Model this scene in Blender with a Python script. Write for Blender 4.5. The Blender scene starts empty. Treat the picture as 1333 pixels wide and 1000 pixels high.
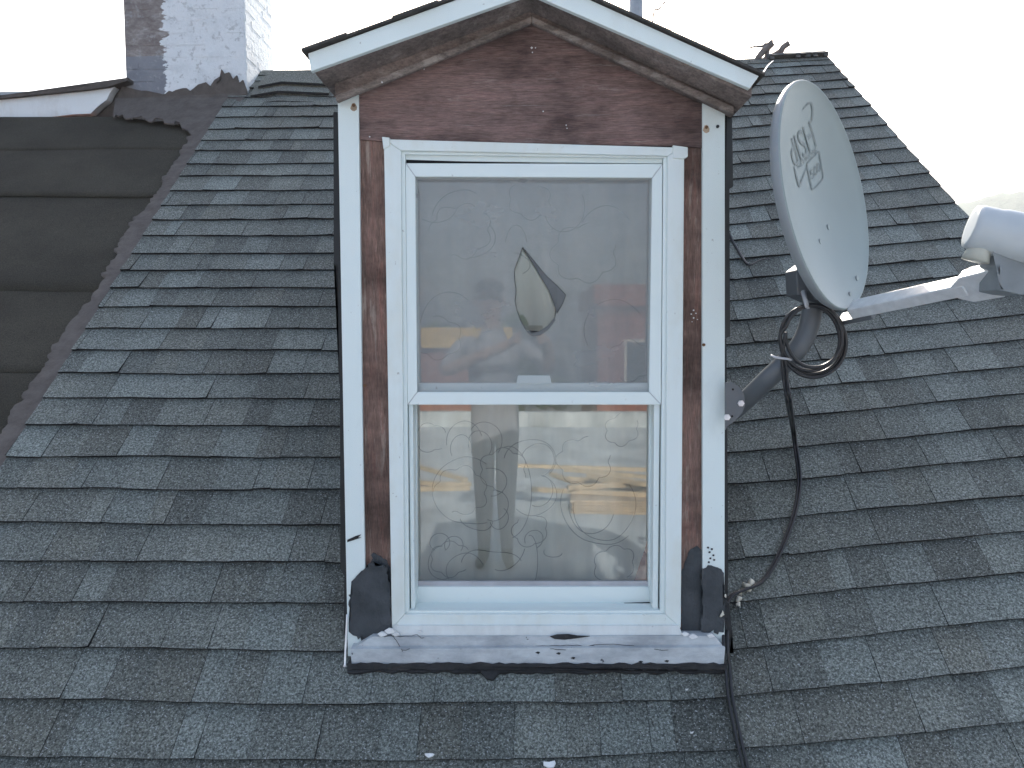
import bpy, bmesh, math, random
import numpy as np
from mathutils import Vector, Matrix, noise

rnd = random.Random(11)
R = math.radians
S = bpy.context.scene
COL = S.collection

# ------------------------------------------------------------------ camera, sky, sun, exposure
CZ = 9.0                                  # eye height above the street
FPX, PITCH, YAW = 1000.0, R(4.2), R(1.35)
cd = bpy.data.cameras.new('camera')
cd.sensor_width = 36.0
cd.lens = 36.0 * FPX / 1333.0
cd.clip_start, cd.clip_end = 0.05, 6000.0
cam = bpy.data.objects.new('camera', cd)
COL.objects.link(cam)
cam.location = (0, 0, CZ)
cam.rotation_euler = (math.pi / 2 - PITCH, 0, YAW)
S.camera = cam

SUN_EL, SUN_AZ = R(33), R(2.5)             # azimuth measured from +Y towards +X
w = bpy.data.worlds.new('World')
S.world = w
w.use_nodes = True
wn = w.node_tree
wn.nodes.clear()
sky = wn.nodes.new('ShaderNodeTexSky')
sky.sky_type = 'NISHITA'
sky.sun_disc = False
sky.sun_elevation = SUN_EL
sky.sun_rotation = SUN_AZ
sky.altitude = 100
sky.air_density = 1.0
sky.dust_density = 3.5
sky.ozone_density = 0.2
bg = wn.nodes.new('ShaderNodeBackground')
bg.inputs['Strength'].default_value = 0.12
wo = wn.nodes.new('ShaderNodeOutputWorld')
wn.links.new(sky.outputs[0], bg.inputs['Color'])
wn.links.new(bg.outputs[0], wo.inputs['Surface'])

sl = bpy.data.lights.new('sun', 'SUN')
sl.energy = 3.2
sl.angle = R(0.55)
sl.color = (1.0, 0.95, 0.87)
sun = bpy.data.objects.new('sun', sl)
COL.objects.link(sun)
sdir = Vector((math.sin(SUN_AZ) * math.cos(SUN_EL), math.cos(SUN_AZ) * math.cos(SUN_EL), math.sin(SUN_EL)))
sun.rotation_euler = sdir.to_track_quat('Z', 'Y').to_euler()
sun.location = (4, 14, CZ + 12)

S.view_settings.view_transform = 'Standard'
S.view_settings.look = 'None'
S.view_settings.gamma = 1.0
S.view_settings.exposure = 1.75

# ------------------------------------------------------------------ photo pixel -> direction
fw = Vector((-math.sin(YAW) * math.cos(PITCH), math.cos(YAW) * math.cos(PITCH), -math.sin(PITCH)))
rt = Vector((math.cos(YAW), math.sin(YAW), 0))
up = rt.cross(fw)
CAM = Vector((0, 0, CZ))

def ray(px, py):
    return fw + rt * ((px - 666.5) / FPX) + up * ((500.0 - py) / FPX)

def onY(px, py, Y):
    d = ray(px, py)
    return CAM + d * (Y / d.y)

# roof plane: slope fitted from the receding shingle courses (0.143 m exposure)
TH = R(39.6)
RO = Vector((0, 1.895, CZ - 1.10))
RV = Vector((0, math.cos(TH), math.sin(TH)))
RN = Vector((0, -math.sin(TH), math.cos(TH)))

def onR(px, py, off=0.0):
    d = ray(px, py)
    o = RO + RN * off
    return CAM + d * ((o - CAM).dot(RN) / d.dot(RN))

def rt_xy(px, py):                       # pixel -> (x, t) in the roof plane
    p = onR(px, py)
    return p.x, (p - RO).dot(RV)

def roofp(x, t, h=0.0):
    return Vector((x, RO.y, RO.z)) + RV * t + RN * h

D = 2.10                                  # dormer front plane

# ------------------------------------------------------------------ object helpers
WORLD_LOC = {}

def link(o, parent=None):
    COL.objects.link(o)
    if parent is not None:
        o.parent = parent
        o.matrix_parent_inverse = Matrix.Translation(-WORLD_LOC.get(parent.name, Vector((0, 0, 0))))
    return o

def thing(name, label, cat, loc, group=None):
    o = bpy.data.objects.new(name, None)
    o.empty_display_size = 0.1
    COL.objects.link(o)
    o.location = loc
    WORLD_LOC[o.name] = Vector(loc)
    tag(o, label, cat, group)
    return o

def tag(o, label=None, cat=None, group=None, kind=None):
    if label: o['label'] = label
    if cat: o['category'] = cat
    if group: o['group'] = group
    if kind: o['kind'] = kind
    return o

def mesh(name, verts, faces, mat, parent=None, smooth=False, mats=None, midx=None):
    me = bpy.data.meshes.new(name)
    me.from_pydata([tuple(v) for v in verts], [], faces)
    for m in (mats or [mat]):
        me.materials.append(m)
    if midx:
        me.polygons.foreach_set('material_index', midx)
    if smooth:
        me.polygons.foreach_set('use_smooth', [True] * len(me.polygons))
    me.update()
    return link(bpy.data.objects.new(name, me), parent)

def bm_obj(name, bm, mat, parent=None, smooth=False, bevel=0.0, seg=2):
    bmesh.ops.recalc_face_normals(bm, faces=bm.faces[:])
    if bevel > 0:
        bmesh.ops.bevel(bm, geom=bm.edges[:], offset=bevel, segments=seg, affect='EDGES', profile=0.6, clamp_overlap=True)
    me = bpy.data.meshes.new(name)
    bm.to_mesh(me)
    bm.free()
    me.materials.append(mat)
    if smooth:
        me.polygons.foreach_set('use_smooth', [True] * len(me.polygons))
    return link(bpy.data.objects.new(name, me), parent)

def bm_box(bm, x0, x1, y0, y1, z0, z1):
    vs = [bm.verts.new(p) for p in ((x0, y0, z0), (x1, y0, z0), (x1, y1, z0), (x0, y1, z0), (x0, y0, z1), (x1, y0, z1), (x1, y1, z1), (x0, y1, z1))]
    for f in ((0, 3, 2, 1), (4, 5, 6, 7), (0, 1, 5, 4), (1, 2, 6, 5), (2, 3, 7, 6), (3, 0, 4, 7)):
        bm.faces.new([vs[i] for i in f])

def box(name, x0, x1, y0, y1, z0, z1, mat, parent=None, bevel=0.0):
    bm = bmesh.new()
    bm_box(bm, x0, x1, y0, y1, z0, z1)
    return bm_obj(name, bm, mat, parent, bevel=bevel)

def bm_prism(bm, pts, vec):
    vec = Vector(vec)
    a = [bm.verts.new(p) for p in pts]
    b = [bm.verts.new(Vector(p) + vec) for p in pts]
    n = len(pts)
    f1 = bm.faces.new(a)
    f2 = bm.faces.new(b[::-1])
    for i in range(n):
        j = (i + 1) % n
        bm.faces.new((a[j], a[i], b[i], b[j]))
    if n > 4:
        bmesh.ops.triangulate(bm, faces=[f1, f2])

def prism(name, pts, vec, mat, parent=None, bevel=0.0, smooth=False):
    bm = bmesh.new()
    bm_prism(bm, pts, vec)
    return bm_obj(name, bm, mat, parent, bevel=bevel, smooth=smooth)

def pprism(name, pix, Y, depth, mat, parent=None, bevel=0.0):
    """outline given on the plane y = Y (metres), pushed back by depth"""
    return prism(name, [onY(a, b, Y) for a, b in pix], (0, depth, 0), mat, parent, bevel)

def catmull(pts, n=8):
    P = [Vector(p) for p in pts]
    P = [P[0] * 2 - P[1]] + P + [P[-1] * 2 - P[-2]]
    out = []
    for i in range(1, len(P) - 2):
        for k in range(n):
            t = k / n
            a, b, c, d = P[i - 1], P[i], P[i + 1], P[i + 2]
            out.append(0.5 * ((2 * b) + (c - a) * t + (2 * a - 5 * b + 4 * c - d) * t * t + (3 * b - a - 3 * c + d) * t ** 3))
    out.append(P[-2])
    return out

def tube_data(pts, r, seg=8, off=0):
    """swept circle; r a number or one per point"""
    P = [Vector(p) for p in pts]
    n = len(P)
    rr = r if isinstance(r, (list, tuple)) else [r] * n
    V, F = [], []
    t0 = (P[1] - P[0]).normalized()
    a = Vector((0, 0, 1)) if abs(t0.z) < 0.9 else Vector((1, 0, 0))
    u = t0.cross(a).normalized()
    for i in range(n):
        t = (P[min(i + 1, n - 1)] - P[max(i - 1, 0)]).normalized()
        u = (u - t * u.dot(t)).normalized()
        v = t.cross(u)
        for k in range(seg):
            an = 2 * math.pi * k / seg
            V.append(P[i] + (u * math.cos(an) + v * math.sin(an)) * rr[i])
    for i in range(n - 1):
        for k in range(seg):
            k2 = (k + 1) % seg
            F.append((off + i * seg + k, off + i * seg + k2, off + (i + 1) * seg + k2, off + (i + 1) * seg + k))
    F.append(tuple(off + k for k in range(seg))[::-1])
    F.append(tuple(off + (n - 1) * seg + k for k in range(seg)))
    return V, F

def tube(name, pts, r, mat, parent=None, seg=8, smooth=True):
    V, F = tube_data(pts, r, seg)
    return mesh(name, V, F, mat, parent, smooth)

def tubes(name, lists, r, mat, parent=None, seg=6):
    V, F = [], []
    for pts in lists:
        v, f = tube_data(pts, r, seg, len(V))
        V += v
        F += f
    return mesh(name, V, F, mat, parent, True)

# ------------------------------------------------------------------ material helpers
class N:
    def __init__(s, name):
        s.m = bpy.data.materials.new(name)
        s.m.use_nodes = True
        s.t = s.m.node_tree
        s.b = s.t.nodes['Principled BSDF']
        s.out = s.t.nodes['Material Output']
    def n(s, kind, **kw):
        x = s.t.nodes.new(kind)
        for k, v in kw.items():
            setattr(x, k, v)
        return x
    def l(s, a, b):
        s.t.links.new(a, b)
    def coord(s, scale=(1, 1, 1), world=True):
        if world:
            g = s.n('ShaderNodeNewGeometry').outputs['Position']
        else:
            g = s.n('ShaderNodeTexCoord').outputs['Object']
        m = s.n('ShaderNodeMapping')
        m.inputs['Scale'].default_value = scale
        s.l(g, m.inputs[0])
        return m.outputs[0]
    def noise(s, scale, detail=4, rough=0.55, vec=None, dist=0.0):
        x = s.n('ShaderNodeTexNoise')
        x.inputs['Scale'].default_value = scale
        x.inputs['Detail'].default_value = detail
        x.inputs['Roughness'].default_value = rough
        x.inputs['Distortion'].default_value = dist
        s.l(vec if vec is not None else s.coord(), x.inputs['Vector'])
        return x.outputs['Fac']
    def ramp(s, fac, stops, interp='LINEAR'):
        x = s.n('ShaderNodeValToRGB')
        x.color_ramp.interpolation = interp
        el = x.color_ramp.elements
        while len(el) < len(stops):
            el.new(0.5)
        for e, (p, c) in zip(el, stops):
            e.position = p
            e.color = (c, c, c, 1) if not hasattr(c, '__len__') else (*c, 1)
        s.l(fac, x.inputs[0])
        return x.outputs[0]
    def mix(s, fac, a, b, mode='MIX'):
        x = s.n('ShaderNodeMix', data_type='RGBA', blend_type=mode)
        for sock, v in ((x.inputs['Factor'], fac), (x.inputs['A'], a), (x.inputs['B'], b)):
            if hasattr(v, 'is_output'):
                s.l(v, sock)
            elif hasattr(v, '__len__'):
                sock.default_value = (*v, 1)
            else:
                sock.default_value = v if sock.type == 'VALUE' else (v, v, v, 1)
        return x.outputs['Result']
    def math(s, op, a, b=None, clamp=False):
        x = s.n('ShaderNodeMath', operation=op, use_clamp=clamp)
        for i, v in enumerate((a, b)):
            if v is None: continue
            if hasattr(v, 'is_output'): s.l(v, x.inputs[i])
            else: x.inputs[i].default_value = v
        return x.outputs[0]
    def bump(s, h, strength=0.3, dist=0.01):
        x = s.n('ShaderNodeBump')
        x.inputs['Strength'].default_value = strength
        x.inputs['Distance'].default_value = dist
        s.l(h, x.inputs['Height'])
        s.l(x.outputs[0], s.b.inputs['Normal'])
    def set(s, color=None, rough=None, spec=None, metal=None):
        for k, v in (('Base Color', color), ('Roughness', rough), ('Specular IOR Level', spec), ('Metallic', metal)):
            if v is None: continue
            if hasattr(v, 'is_output'): s.l(v, s.b.inputs[k])
            elif hasattr(v, '__len__'): s.b.inputs[k].default_value = (*v, 1)
            else: s.b.inputs[k].default_value = v
        return s

def plain(name, color, rough=0.6, metal=0.0, spec=0.4, var=0.12, scale=20, bump=0.0):
    k = N(name)
    f = k.noise(scale, 5)
    lo = tuple(c * (1 - var) for c in color)
    hi = tuple(min(1, c * (1 + var)) for c in color)
    k.set(k.ramp(f, [(0.3, lo), (0.7, hi)]), rough, spec, metal)
    if bump:
        k.bump(k.noise(scale * 4, 4), bump, 0.004)
    return k.m

# asphalt shingle: tone and blend bands stored per tab, granules from noise
def mk_shingle():
    k = N('shingle_granules')
    a = k.n('ShaderNodeAttribute', attribute_name='tone')
    sep = k.n('ShaderNodeSeparateColor')
    k.l(a.outputs['Color'], sep.inputs[0])
    base = k.ramp(sep.outputs[0], [(0.0, (0.086, 0.092, 0.083)), (0.45, (0.120, 0.131, 0.119)), (1.0, (0.168, 0.188, 0.173))])
    base = k.mix(k.math('MULTIPLY', sep.outputs[2], 0.5), base, (0.134, 0.134, 0.112))
    # printed shadow band near the top of the exposure
    edge = k.math('ADD', sep.outputs[1], k.math('MULTIPLY', k.math('SUBTRACT', k.noise(45, 4, 0.6), 0.5), 0.5))
    band = k.ramp(edge, [(0.42, 1.0), (0.80, 0.68)])
    base = k.mix(1.0, base, band, 'MULTIPLY')
    big = k.ramp(k.noise(2.2, 4), [(0.3, 0.84), (0.7, 1.14)])
    base = k.mix(1.0, base, big, 'MULTIPLY')
    g1 = k.noise(150, 3, 0.8)
    base = k.mix(1.0, base, k.ramp(g1, [(0.34, 0.30), (0.5, 0.95), (0.66, 2.1)]), 'MULTIPLY')
    g2 = k.noise(210, 1, 0.5)
    base = k.mix(k.ramp(g2, [(0.64, 0.0), (0.70, 0.8)]), base, (0.36, 0.38, 0.38))
    k.set(base, 0.92, 0.25)
    k.bump(g1, 0.55, 0.004)
    return k.m
M_SH = mk_shingle()
M_RIDGE = plain('ridge_vent_felt', (0.10, 0.105, 0.105), 0.95, scale=60, var=0.3)
M_COVER = plain('old_roof_felt', (0.060, 0.056, 0.052), 0.95, scale=40, var=0.35)
M_EDGE = plain('asphalt_cut_edge', (0.018, 0.018, 0.019), 0.9, spec=0.2)

def mk_rolled():
    k = N('rolled_roofing')
    g1 = k.noise(240, 2, 0.7)
    c = k.ramp(k.noise(1.6, 6, 0.6, k.coord((1, 1, 1.8))), [(0.3, (0.034, 0.031, 0.024)), (0.7, (0.062, 0.056, 0.043))])
    c = k.mix(1.0, c, k.ramp(g1, [(0.3, 0.5), (0.7, 1.6)]), 'MULTIPLY')
    k.set(c, 0.95, 0.2)
    k.bump(k.mix(0.5, k.noise(3.0, 3, 0.5, k.coord((0.5, 2.4, 2.4))), g1), 0.5, 0.03)
    return k.m
M_ROLL = mk_rolled()

def mk_tar(name, lo, hi, rough):
    k = N(name)
    f = k.noise(14, 6, 0.65)
    k.set(k.ramp(f, [(0.3, lo), (0.7, hi)]), rough, 0.35)
    k.bump(k.mix(0.5, k.noise(60, 5, 0.6), k.noise(18, 5, 0.7, k.coord((3, 1, 0.8)))), 0.8, 0.012)
    return k.m
M_TAR = mk_tar('black_roof_tar', (0.020, 0.020, 0.021), (0.042, 0.042, 0.043), 0.75)
M_TARP = mk_tar('slate_roof_cement', (0.036, 0.041, 0.045), (0.074, 0.081, 0.088), 0.7)
M_TARB = mk_tar('brown_dusty_tar', (0.075, 0.064, 0.057), (0.125, 0.108, 0.097), 0.9)

def mk_wood(name, grain, base, pale, red, pale_amt):
    """weathered, mostly bare brown painted wood; grain = stretch vector"""
    k = N(name)
    v = k.coord(grain)
    f1 = k.noise(11, 8, 0.7, v, 0.6)
    f2 = k.noise(70, 6, 0.75, v)
    c = k.ramp(f1, [(0.28, tuple(x * 0.6 for x in base)), (0.5, base), (0.72, red)])
    c = k.mix(1.0, c, k.ramp(f2, [(0.3, 0.55), (0.65, 1.25)]), 'MULTIPLY')
    pk = k.noise(8.5, 9, 0.75, v, 0.4)
    c = k.mix(k.ramp(pk, [(0.60 - pale_amt, 0.0), (0.66 - pale_amt, 0.55), (0.8 - pale_amt, 0.8)]), c, pale)
    c = k.mix(1.0, c, k.ramp(k.noise(4.5, 5, 0.6, k.coord((1, 1, 1.6))), [(0.36, 0.5), (0.58, 1.18)]), 'MULTIPLY')
    k.set(c, 0.85, 0.3)
    k.bump(k.mix(0.5, k.mix(0.6, f1, f2), pk), 0.9, 0.02)
    return k.m
M_WOODH = mk_wood('weathered_brown_plywood', (0.5, 1, 5.0), (0.265, 0.178, 0.160), (0.42, 0.355, 0.32), (0.32, 0.195, 0.175), 0.02)
M_WOODV = mk_wood('weathered_brown_casing', (5.0, 1, 0.5), (0.240, 0.152, 0.122), (0.42, 0.345, 0.285), (0.31, 0.155, 0.122), 0.05)
M_MOULD = mk_wood('weathered_pale_moulding', (1.2, 1, 2.6), (0.28, 0.235, 0.21), (0.46, 0.41, 0.37), (0.32, 0.26, 0.235), 0.05)
M_WOODR = mk_wood('weathered_rake_board', (1.2, 1, 2.6), (0.245, 0.198, 0.178), (0.40, 0.35, 0.31), (0.29, 0.225, 0.20), 0.02)

def mk_white(name, col, dirt, amt, rough=0.5, bump=0.15):
    k = N(name)
    f = k.noise(6, 8, 0.65, k.coord((1.5, 1, 0.7)))
    c = k.mix(k.ramp(f, [(0.5 - amt, 0.0), (0.85, 0.85)]), col, dirt)
    sp = k.noise(75, 3, 0.6)
    c = k.mix(k.ramp(sp, [(0.71, 0.0), (0.75, 0.55)]), c, (0.30, 0.28, 0.25))
    k.set(c, rough, 0.4)
    if bump:
        k.bump(k.noise(35, 5, 0.6), bump, 0.004)
    return k.m
M_TRIM = mk_white('white_coil_trim', (0.71, 0.78, 0.76), (0.62, 0.66, 0.63), -0.05)
M_VINYL = mk_white('white_vinyl', (0.73, 0.80, 0.78), (0.68, 0.74, 0.71), -0.1, 0.35, 0.04)
M_CAP = mk_white('aged_white_caulked_trim', (0.72, 0.78, 0.76), (0.62, 0.62, 0.53), 0.05, 0.5, 0.2)

def mk_sill():
    k = N('cracked_sill_paint')
    f = k.noise(9, 8, 0.7, k.coord((0.7, 1, 1.6)))
    c = k.mix(k.ramp(f, [(0.36, 0.0), (0.62, 1.0)]), (0.56, 0.59, 0.60), (0.33, 0.35, 0.37))
    # long hairline cracks and chips
    wv = k.n('ShaderNodeTexVoronoi', feature='DISTANCE_TO_EDGE')
    wv.inputs['Scale'].default_value = 5.0
    k.l(k.coord((0.8, 2, 6)), wv.inputs['Vector'])
    crack = k.ramp(k.math('ADD', wv.outputs['Distance'], k.math('MULTIPLY', k.noise(30, 5), 0.02)), [(0.004, 1.0), (0.009, 0.0)])
    c = k.mix(k.math('MULTIPLY', crack, k.ramp(k.noise(4, 2), [(0.5, 0.0), (0.56, 0.9)])), c, (0.06, 0.06, 0.06))
    c = k.mix(k.ramp(k.noise(38, 4, 0.6), [(0.69, 0.0), (0.71, 0.9)]), c, (0.05, 0.05, 0.055))
    k.set(c, 0.6, 0.4)
    k.bump(f, 0.5, 0.01)
    return k.m
M_SILL = mk_sill()
M_SILLW = mk_white('white_sill_paint', (0.74, 0.77, 0.76), (0.46, 0.46, 0.43), 0.08, 0.5, 0.3)
M_DARK = plain('dark_flashing', (0.020, 0.021, 0.022), 0.6, 0.0, 0.4)
M_BRONZE = plain('dark_bronze_flashing', (0.040, 0.042, 0.044), 0.5, 0.3, 0.5)
M_GAP = plain('dark_gap', (0.01, 0.01, 0.01), 0.9)
M_GALV = plain('galvanised_steel', (0.78, 0.79, 0.80), 0.3, 0.45, 0.5, 0.1, 40)
M_DISH = plain('grey_dish_enamel', (0.26, 0.302, 0.29), 0.42, 0.0, 0.5, 0.04, 6)
M_DISHB = plain('grey_dish_back', (0.24, 0.26, 0.27), 0.5, 0.0, 0.5, 0.06, 6)
M_INK = plain('faded_grey_print', (0.215, 0.244, 0.236), 0.5, 0.0, 0.4, 0.06, 40)
M_MAST = plain('dark_grey_mast', (0.11, 0.12, 0.13), 0.42, 0.2, 0.5, 0.1, 14)
M_LNB = plain('pale_grey_plastic', (0.46, 0.49, 0.50), 0.38, 0.0, 0.5, 0.05, 14)
M_CABLE = plain('black_cable', (0.016, 0.016, 0.018), 0.38, 0.0, 0.5)
M_TIE = plain('pale_cable_tie', (0.42, 0.42, 0.44), 0.45)
M_FOAM = plain('cream_sealant', (0.62, 0.58, 0.48), 0.7, bump=0.4, scale=60)
M_FLAKE = plain('white_paint_flake', (0.75, 0.75, 0.74), 0.6)
M_RUST = plain('rusty_nail', (0.16, 0.085, 0.045), 0.8, 0.2)
M_RUSTST = plain('rust_stain', (0.40, 0.31, 0.22), 0.8, var=0.3, scale=60)

def mk_glass():
    k = N('window_glass')
    t = k.t
    t.nodes.remove(k.b)
    tr = k.n('ShaderNodeBsdfTransparent')
    tr.inputs[0].default_value = (0.965, 0.975, 0.97, 1)
    gl = k.n('ShaderNodeBsdfGlossy')
    gl.inputs['Roughness'].default_value = 0.012
    gl.inputs[0].default_value = (1, 1, 1, 1)
    fr = k.n('ShaderNodeFresnel')
    fr.inputs['IOR'].default_value = 1.87        # two panes together
    bp = k.n('ShaderNodeBump')
    bp.inputs['Strength'].default_value = 0.0015
    bp.inputs['Distance'].default_value = 0.01
    k.l(k.noise(3.0, 2), bp.inputs['Height'])
    k.l(bp.outputs[0], gl.inputs['Normal'])
    mx = k.n('ShaderNodeMixShader')
    k.l(fr.outputs[0], mx.inputs[0]); k.l(tr.outputs[0], mx.inputs[1]); k.l(gl.outputs[0], mx.inputs[2])
    k.l(mx.outputs[0], k.out.inputs['Surface'])
    return k.m
M_GLASS = mk_glass()

def mk_screen(name, col, opacity):
    k = N(name)
    tr = k.n('ShaderNodeBsdfTransparent')
    mx = k.n('ShaderNodeMixShader')
    f = k.ramp(k.noise(5, 4, 0.6, k.coord((1, 1, 2.2))), [(0.3, opacity - 0.05), (0.7, opacity + 0.05)])
    k.set(col, 0.75, 0.3)
    k.l(f, mx.inputs[0]); k.l(tr.outputs[0], mx.inputs[1]); k.l(k.b.outputs[0], mx.inputs[2])
    k.l(mx.outputs[0], k.out.inputs['Surface'])
    return k.m
M_MESH = mk_screen('fibreglass_insect_mesh', (0.40, 0.41, 0.41), 0.42)
M_FLAP = mk_screen('doubled_insect_mesh', (0.15, 0.155, 0.155), 0.93)

def mk_curtain():
    k = N('sheer_curtain_cloth')
    f = k.noise(5, 5, 0.6, k.coord((2.5, 1, 0.6)))
    c = k.ramp(f, [(0.3, (0.56, 0.60, 0.57)), (0.7, (0.76, 0.77, 0.71))])
    k.set(c, 0.95, 0.1)
    k.bump(k.noise(260, 2), 0.2, 0.002)
    return k.m
M_CURT = mk_curtain()
M_EMB = plain('curtain_embroidery', (0.30, 0.33, 0.32), 0.9)

# ------------------------------------------------------------------ ground, hill
M_GROUND = plain('ground_asphalt', (0.085, 0.087, 0.085), 0.95, var=0.3, scale=0.4)
g = mesh('ground', [(-1500, -1500, 0), (1500, -1500, 0), (1500, 1500, 0), (-1500, 1500, 0)], [(0, 1, 2, 3)], M_GROUND)
tag(g, 'dark asphalt ground of the street far below the roof', 'ground', kind='structure')

def mk_hill():
    k = N('wooded_hillside')
    f = k.noise(0.16, 6, 0.7)
    k.set(k.ramp(f, [(0.3, (0.020, 0.036, 0.014)), (0.55, (0.050, 0.082, 0.030)), (0.75, (0.085, 0.115, 0.045))]), 0.95, 0.1)
    k.bump(k.noise(0.5, 5, 0.7), 1.0, 2.0)
    return k.m
def hill():
    V, F = [], []
    nx, ny = 120, 60
    for j in range(ny + 1):
        for i in range(nx + 1):
            x = 70 + 760 * i / nx
            y = 230 + 420 * j / ny
            a = (i / nx); b = (j / ny)
            h = 112 * max(0, math.sin(math.pi * min(1, a * 1.0 + 0.0))) ** 0.8 * max(0, math.sin(math.pi * b)) ** 0.9
            h *= 0.9 + 0.25 * noise.noise(Vector((x * 0.012, y * 0.012, 0)))
            h += (2.6 * noise.noise(Vector((x * 0.13, y * 0.13, 3))) + 1.4 * noise.noise(Vector((x * 0.31, y * 0.31, 9)))) * min(1, h / 10)
            V.append((x, y, -0.3 + h))
    for j in range(ny):
        for i in range(nx):
            q = j * (nx + 1) + i
            F.append((q, q + 1, q + nx + 2, q + nx + 1))
    o = mesh('hill', V, F, mk_hill(), smooth=True)
    tag(o, 'hazy wooded green hill beyond the roof edge', 'hill', kind='structure')
hill()

# ------------------------------------------------------------------ the house: base, roof deck
house = thing('row_house', 'grey shingled house with a white trimmed attic dormer and torn window screen', 'house', (0, 4, 0))
M_BRICKFAR = plain('red_brick_wall', (0.26, 0.11, 0.08), 0.9, var=0.25, scale=9, bump=0.3)
M_DECK = plain('silver_coated_flat_roofing', (0.37, 0.41, 0.43), 0.9, var=0.25, scale=2.5, bump=0.3)

# measured course lines (photo rows) left of, right of and far right of the dormer
LC = [993, 919, 849, 788, 734, 685, 640, 597, 556, 520, 488, 458, 431, 401, 377, 355, 333, 309, 288, 269, 250, 230, 215, 197, 183.5, 169, 153, 139, 127, 117, 107.5]
MC = [978, 912, 847, 787, 730, 680, 631, 591, 552, 515, 482, 452, 421.6, 395, 367, 341, 316, 294, 274, 255, 236, 216, 200.5, 184, 169.5, 154, 141, 128, 115.5, 104.5, 94]
RC = [963, 893, 828, 767, 712, 664, 614, 574, 533.5, 497.5, 464.5, 433, 403, 374, 349, 324, 300, 277, 254, 236, 218, 198.6, 183, 166, 152, 139, 126, 114, 103, 93, 84]
rows = []
for a, b, c in zip(LC, MC, RC):
    rows.append((rt_xy(430, a), rt_xy(953, b), rt_xy(1133, c)))
# keep the measured exposures but pull them half way to an even lay, as a roofer's chalk lines would be
NR = len(rows)
def even(col):
    ts = np.array([r[col][1] for r in rows]); n = np.arange(NR)
    fit = np.polyval(np.polyfit(n, ts, 3), n)
    return 0.65 * ts + 0.35 * fit
E0, E1, E2 = even(0), even(1), even(2)

def course_t(n, x):
    if n < 0:
        return course_t(0, x) + n * 0.143
    if n >= NR:
        return course_t(NR - 1, x) + (n - NR + 1) * 0.135
    (x0, _), (x1, _), (x2, _) = rows[n]
    t0, t1, t2 = E0[n], E1[n], E2[n]
    if x <= x0: return t0
    if x <= x1:
        f = (x - x0) / (x1 - x0)
        return t0 + (t1 - t0) * f * f
    return t1 + (t2 - t1) * (x - x1) / (x2 - x1)

T_BOT = -0.78                              # foot of the slope, below the picture
(lx0, lt0), (lx1, lt1) = rt_xy(0, 613), rt_xy(314, 101)
(rx0, rt0), (rx1, rt1) = rt_xy(1260, 285), rt_xy(1085, 84)
def XL(t): return lx0 + (lx1 - lx0) * (t - lt0) / (lt1 - lt0)
def XR(t): return rx0 + (rx1 - rx0) * (t - rt0) / (rt1 - rt0)
def T_TOP(x):
    return course_t(NR - 1, x) + 0.15
DXL, DXR = onY(449, 600, D).x, onY(943.5, 600, D).x      # dormer cheeks
t_base = rt_xy(690, 868)[1] + 0.02
APEX = onY(690, -20, D)
t_open = (APEX.z - RO.z) / math.sin(TH) + 0.05

# sloping deck under the shingles, open under the dormer
def deck_quad(bm, x0a, x0b, x1a, x1b, ta, tb, th=0.05):
    pts = [roofp(x0a, ta, -0.001), roofp(x1a, ta, -0.001), roofp(x1b, tb, -0.001), roofp(x0b, tb, -0.001)]
    bm_prism(bm, pts, -RN * th)
bm = bmesh.new()
tt = max(T_TOP(-1), T_TOP(1.5))
deck_quad(bm, XL(T_BOT), XL(t_base), XR(T_BOT), XR(t_base), T_BOT, t_base)
deck_quad(bm, XL(t_base), XL(t_open), DXL + 0.02, DXL + 0.02, t_base, t_open)
deck_quad(bm, DXR - 0.02, DXR - 0.02, XR(t_base), XR(t_open), t_base, t_open)
tl = T_TOP(-1.2)
deck_quad(bm, XL(t_open), XL(tl), XR(t_open), XR(tl), t_open, tl)
roof = bm_obj('shingled_roof', bm, M_EDGE, house)
tag(roof, 'steep grey asphalt shingle roof slope around the dormer')

# ------------------------------------------------------------------ shingles
def px_of(p):
    d = p - CAM
    z = d.dot(fw)
    return 666.5 + FPX * d.dot(rt) / z, 500 - FPX * d.dot(up) / z

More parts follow.
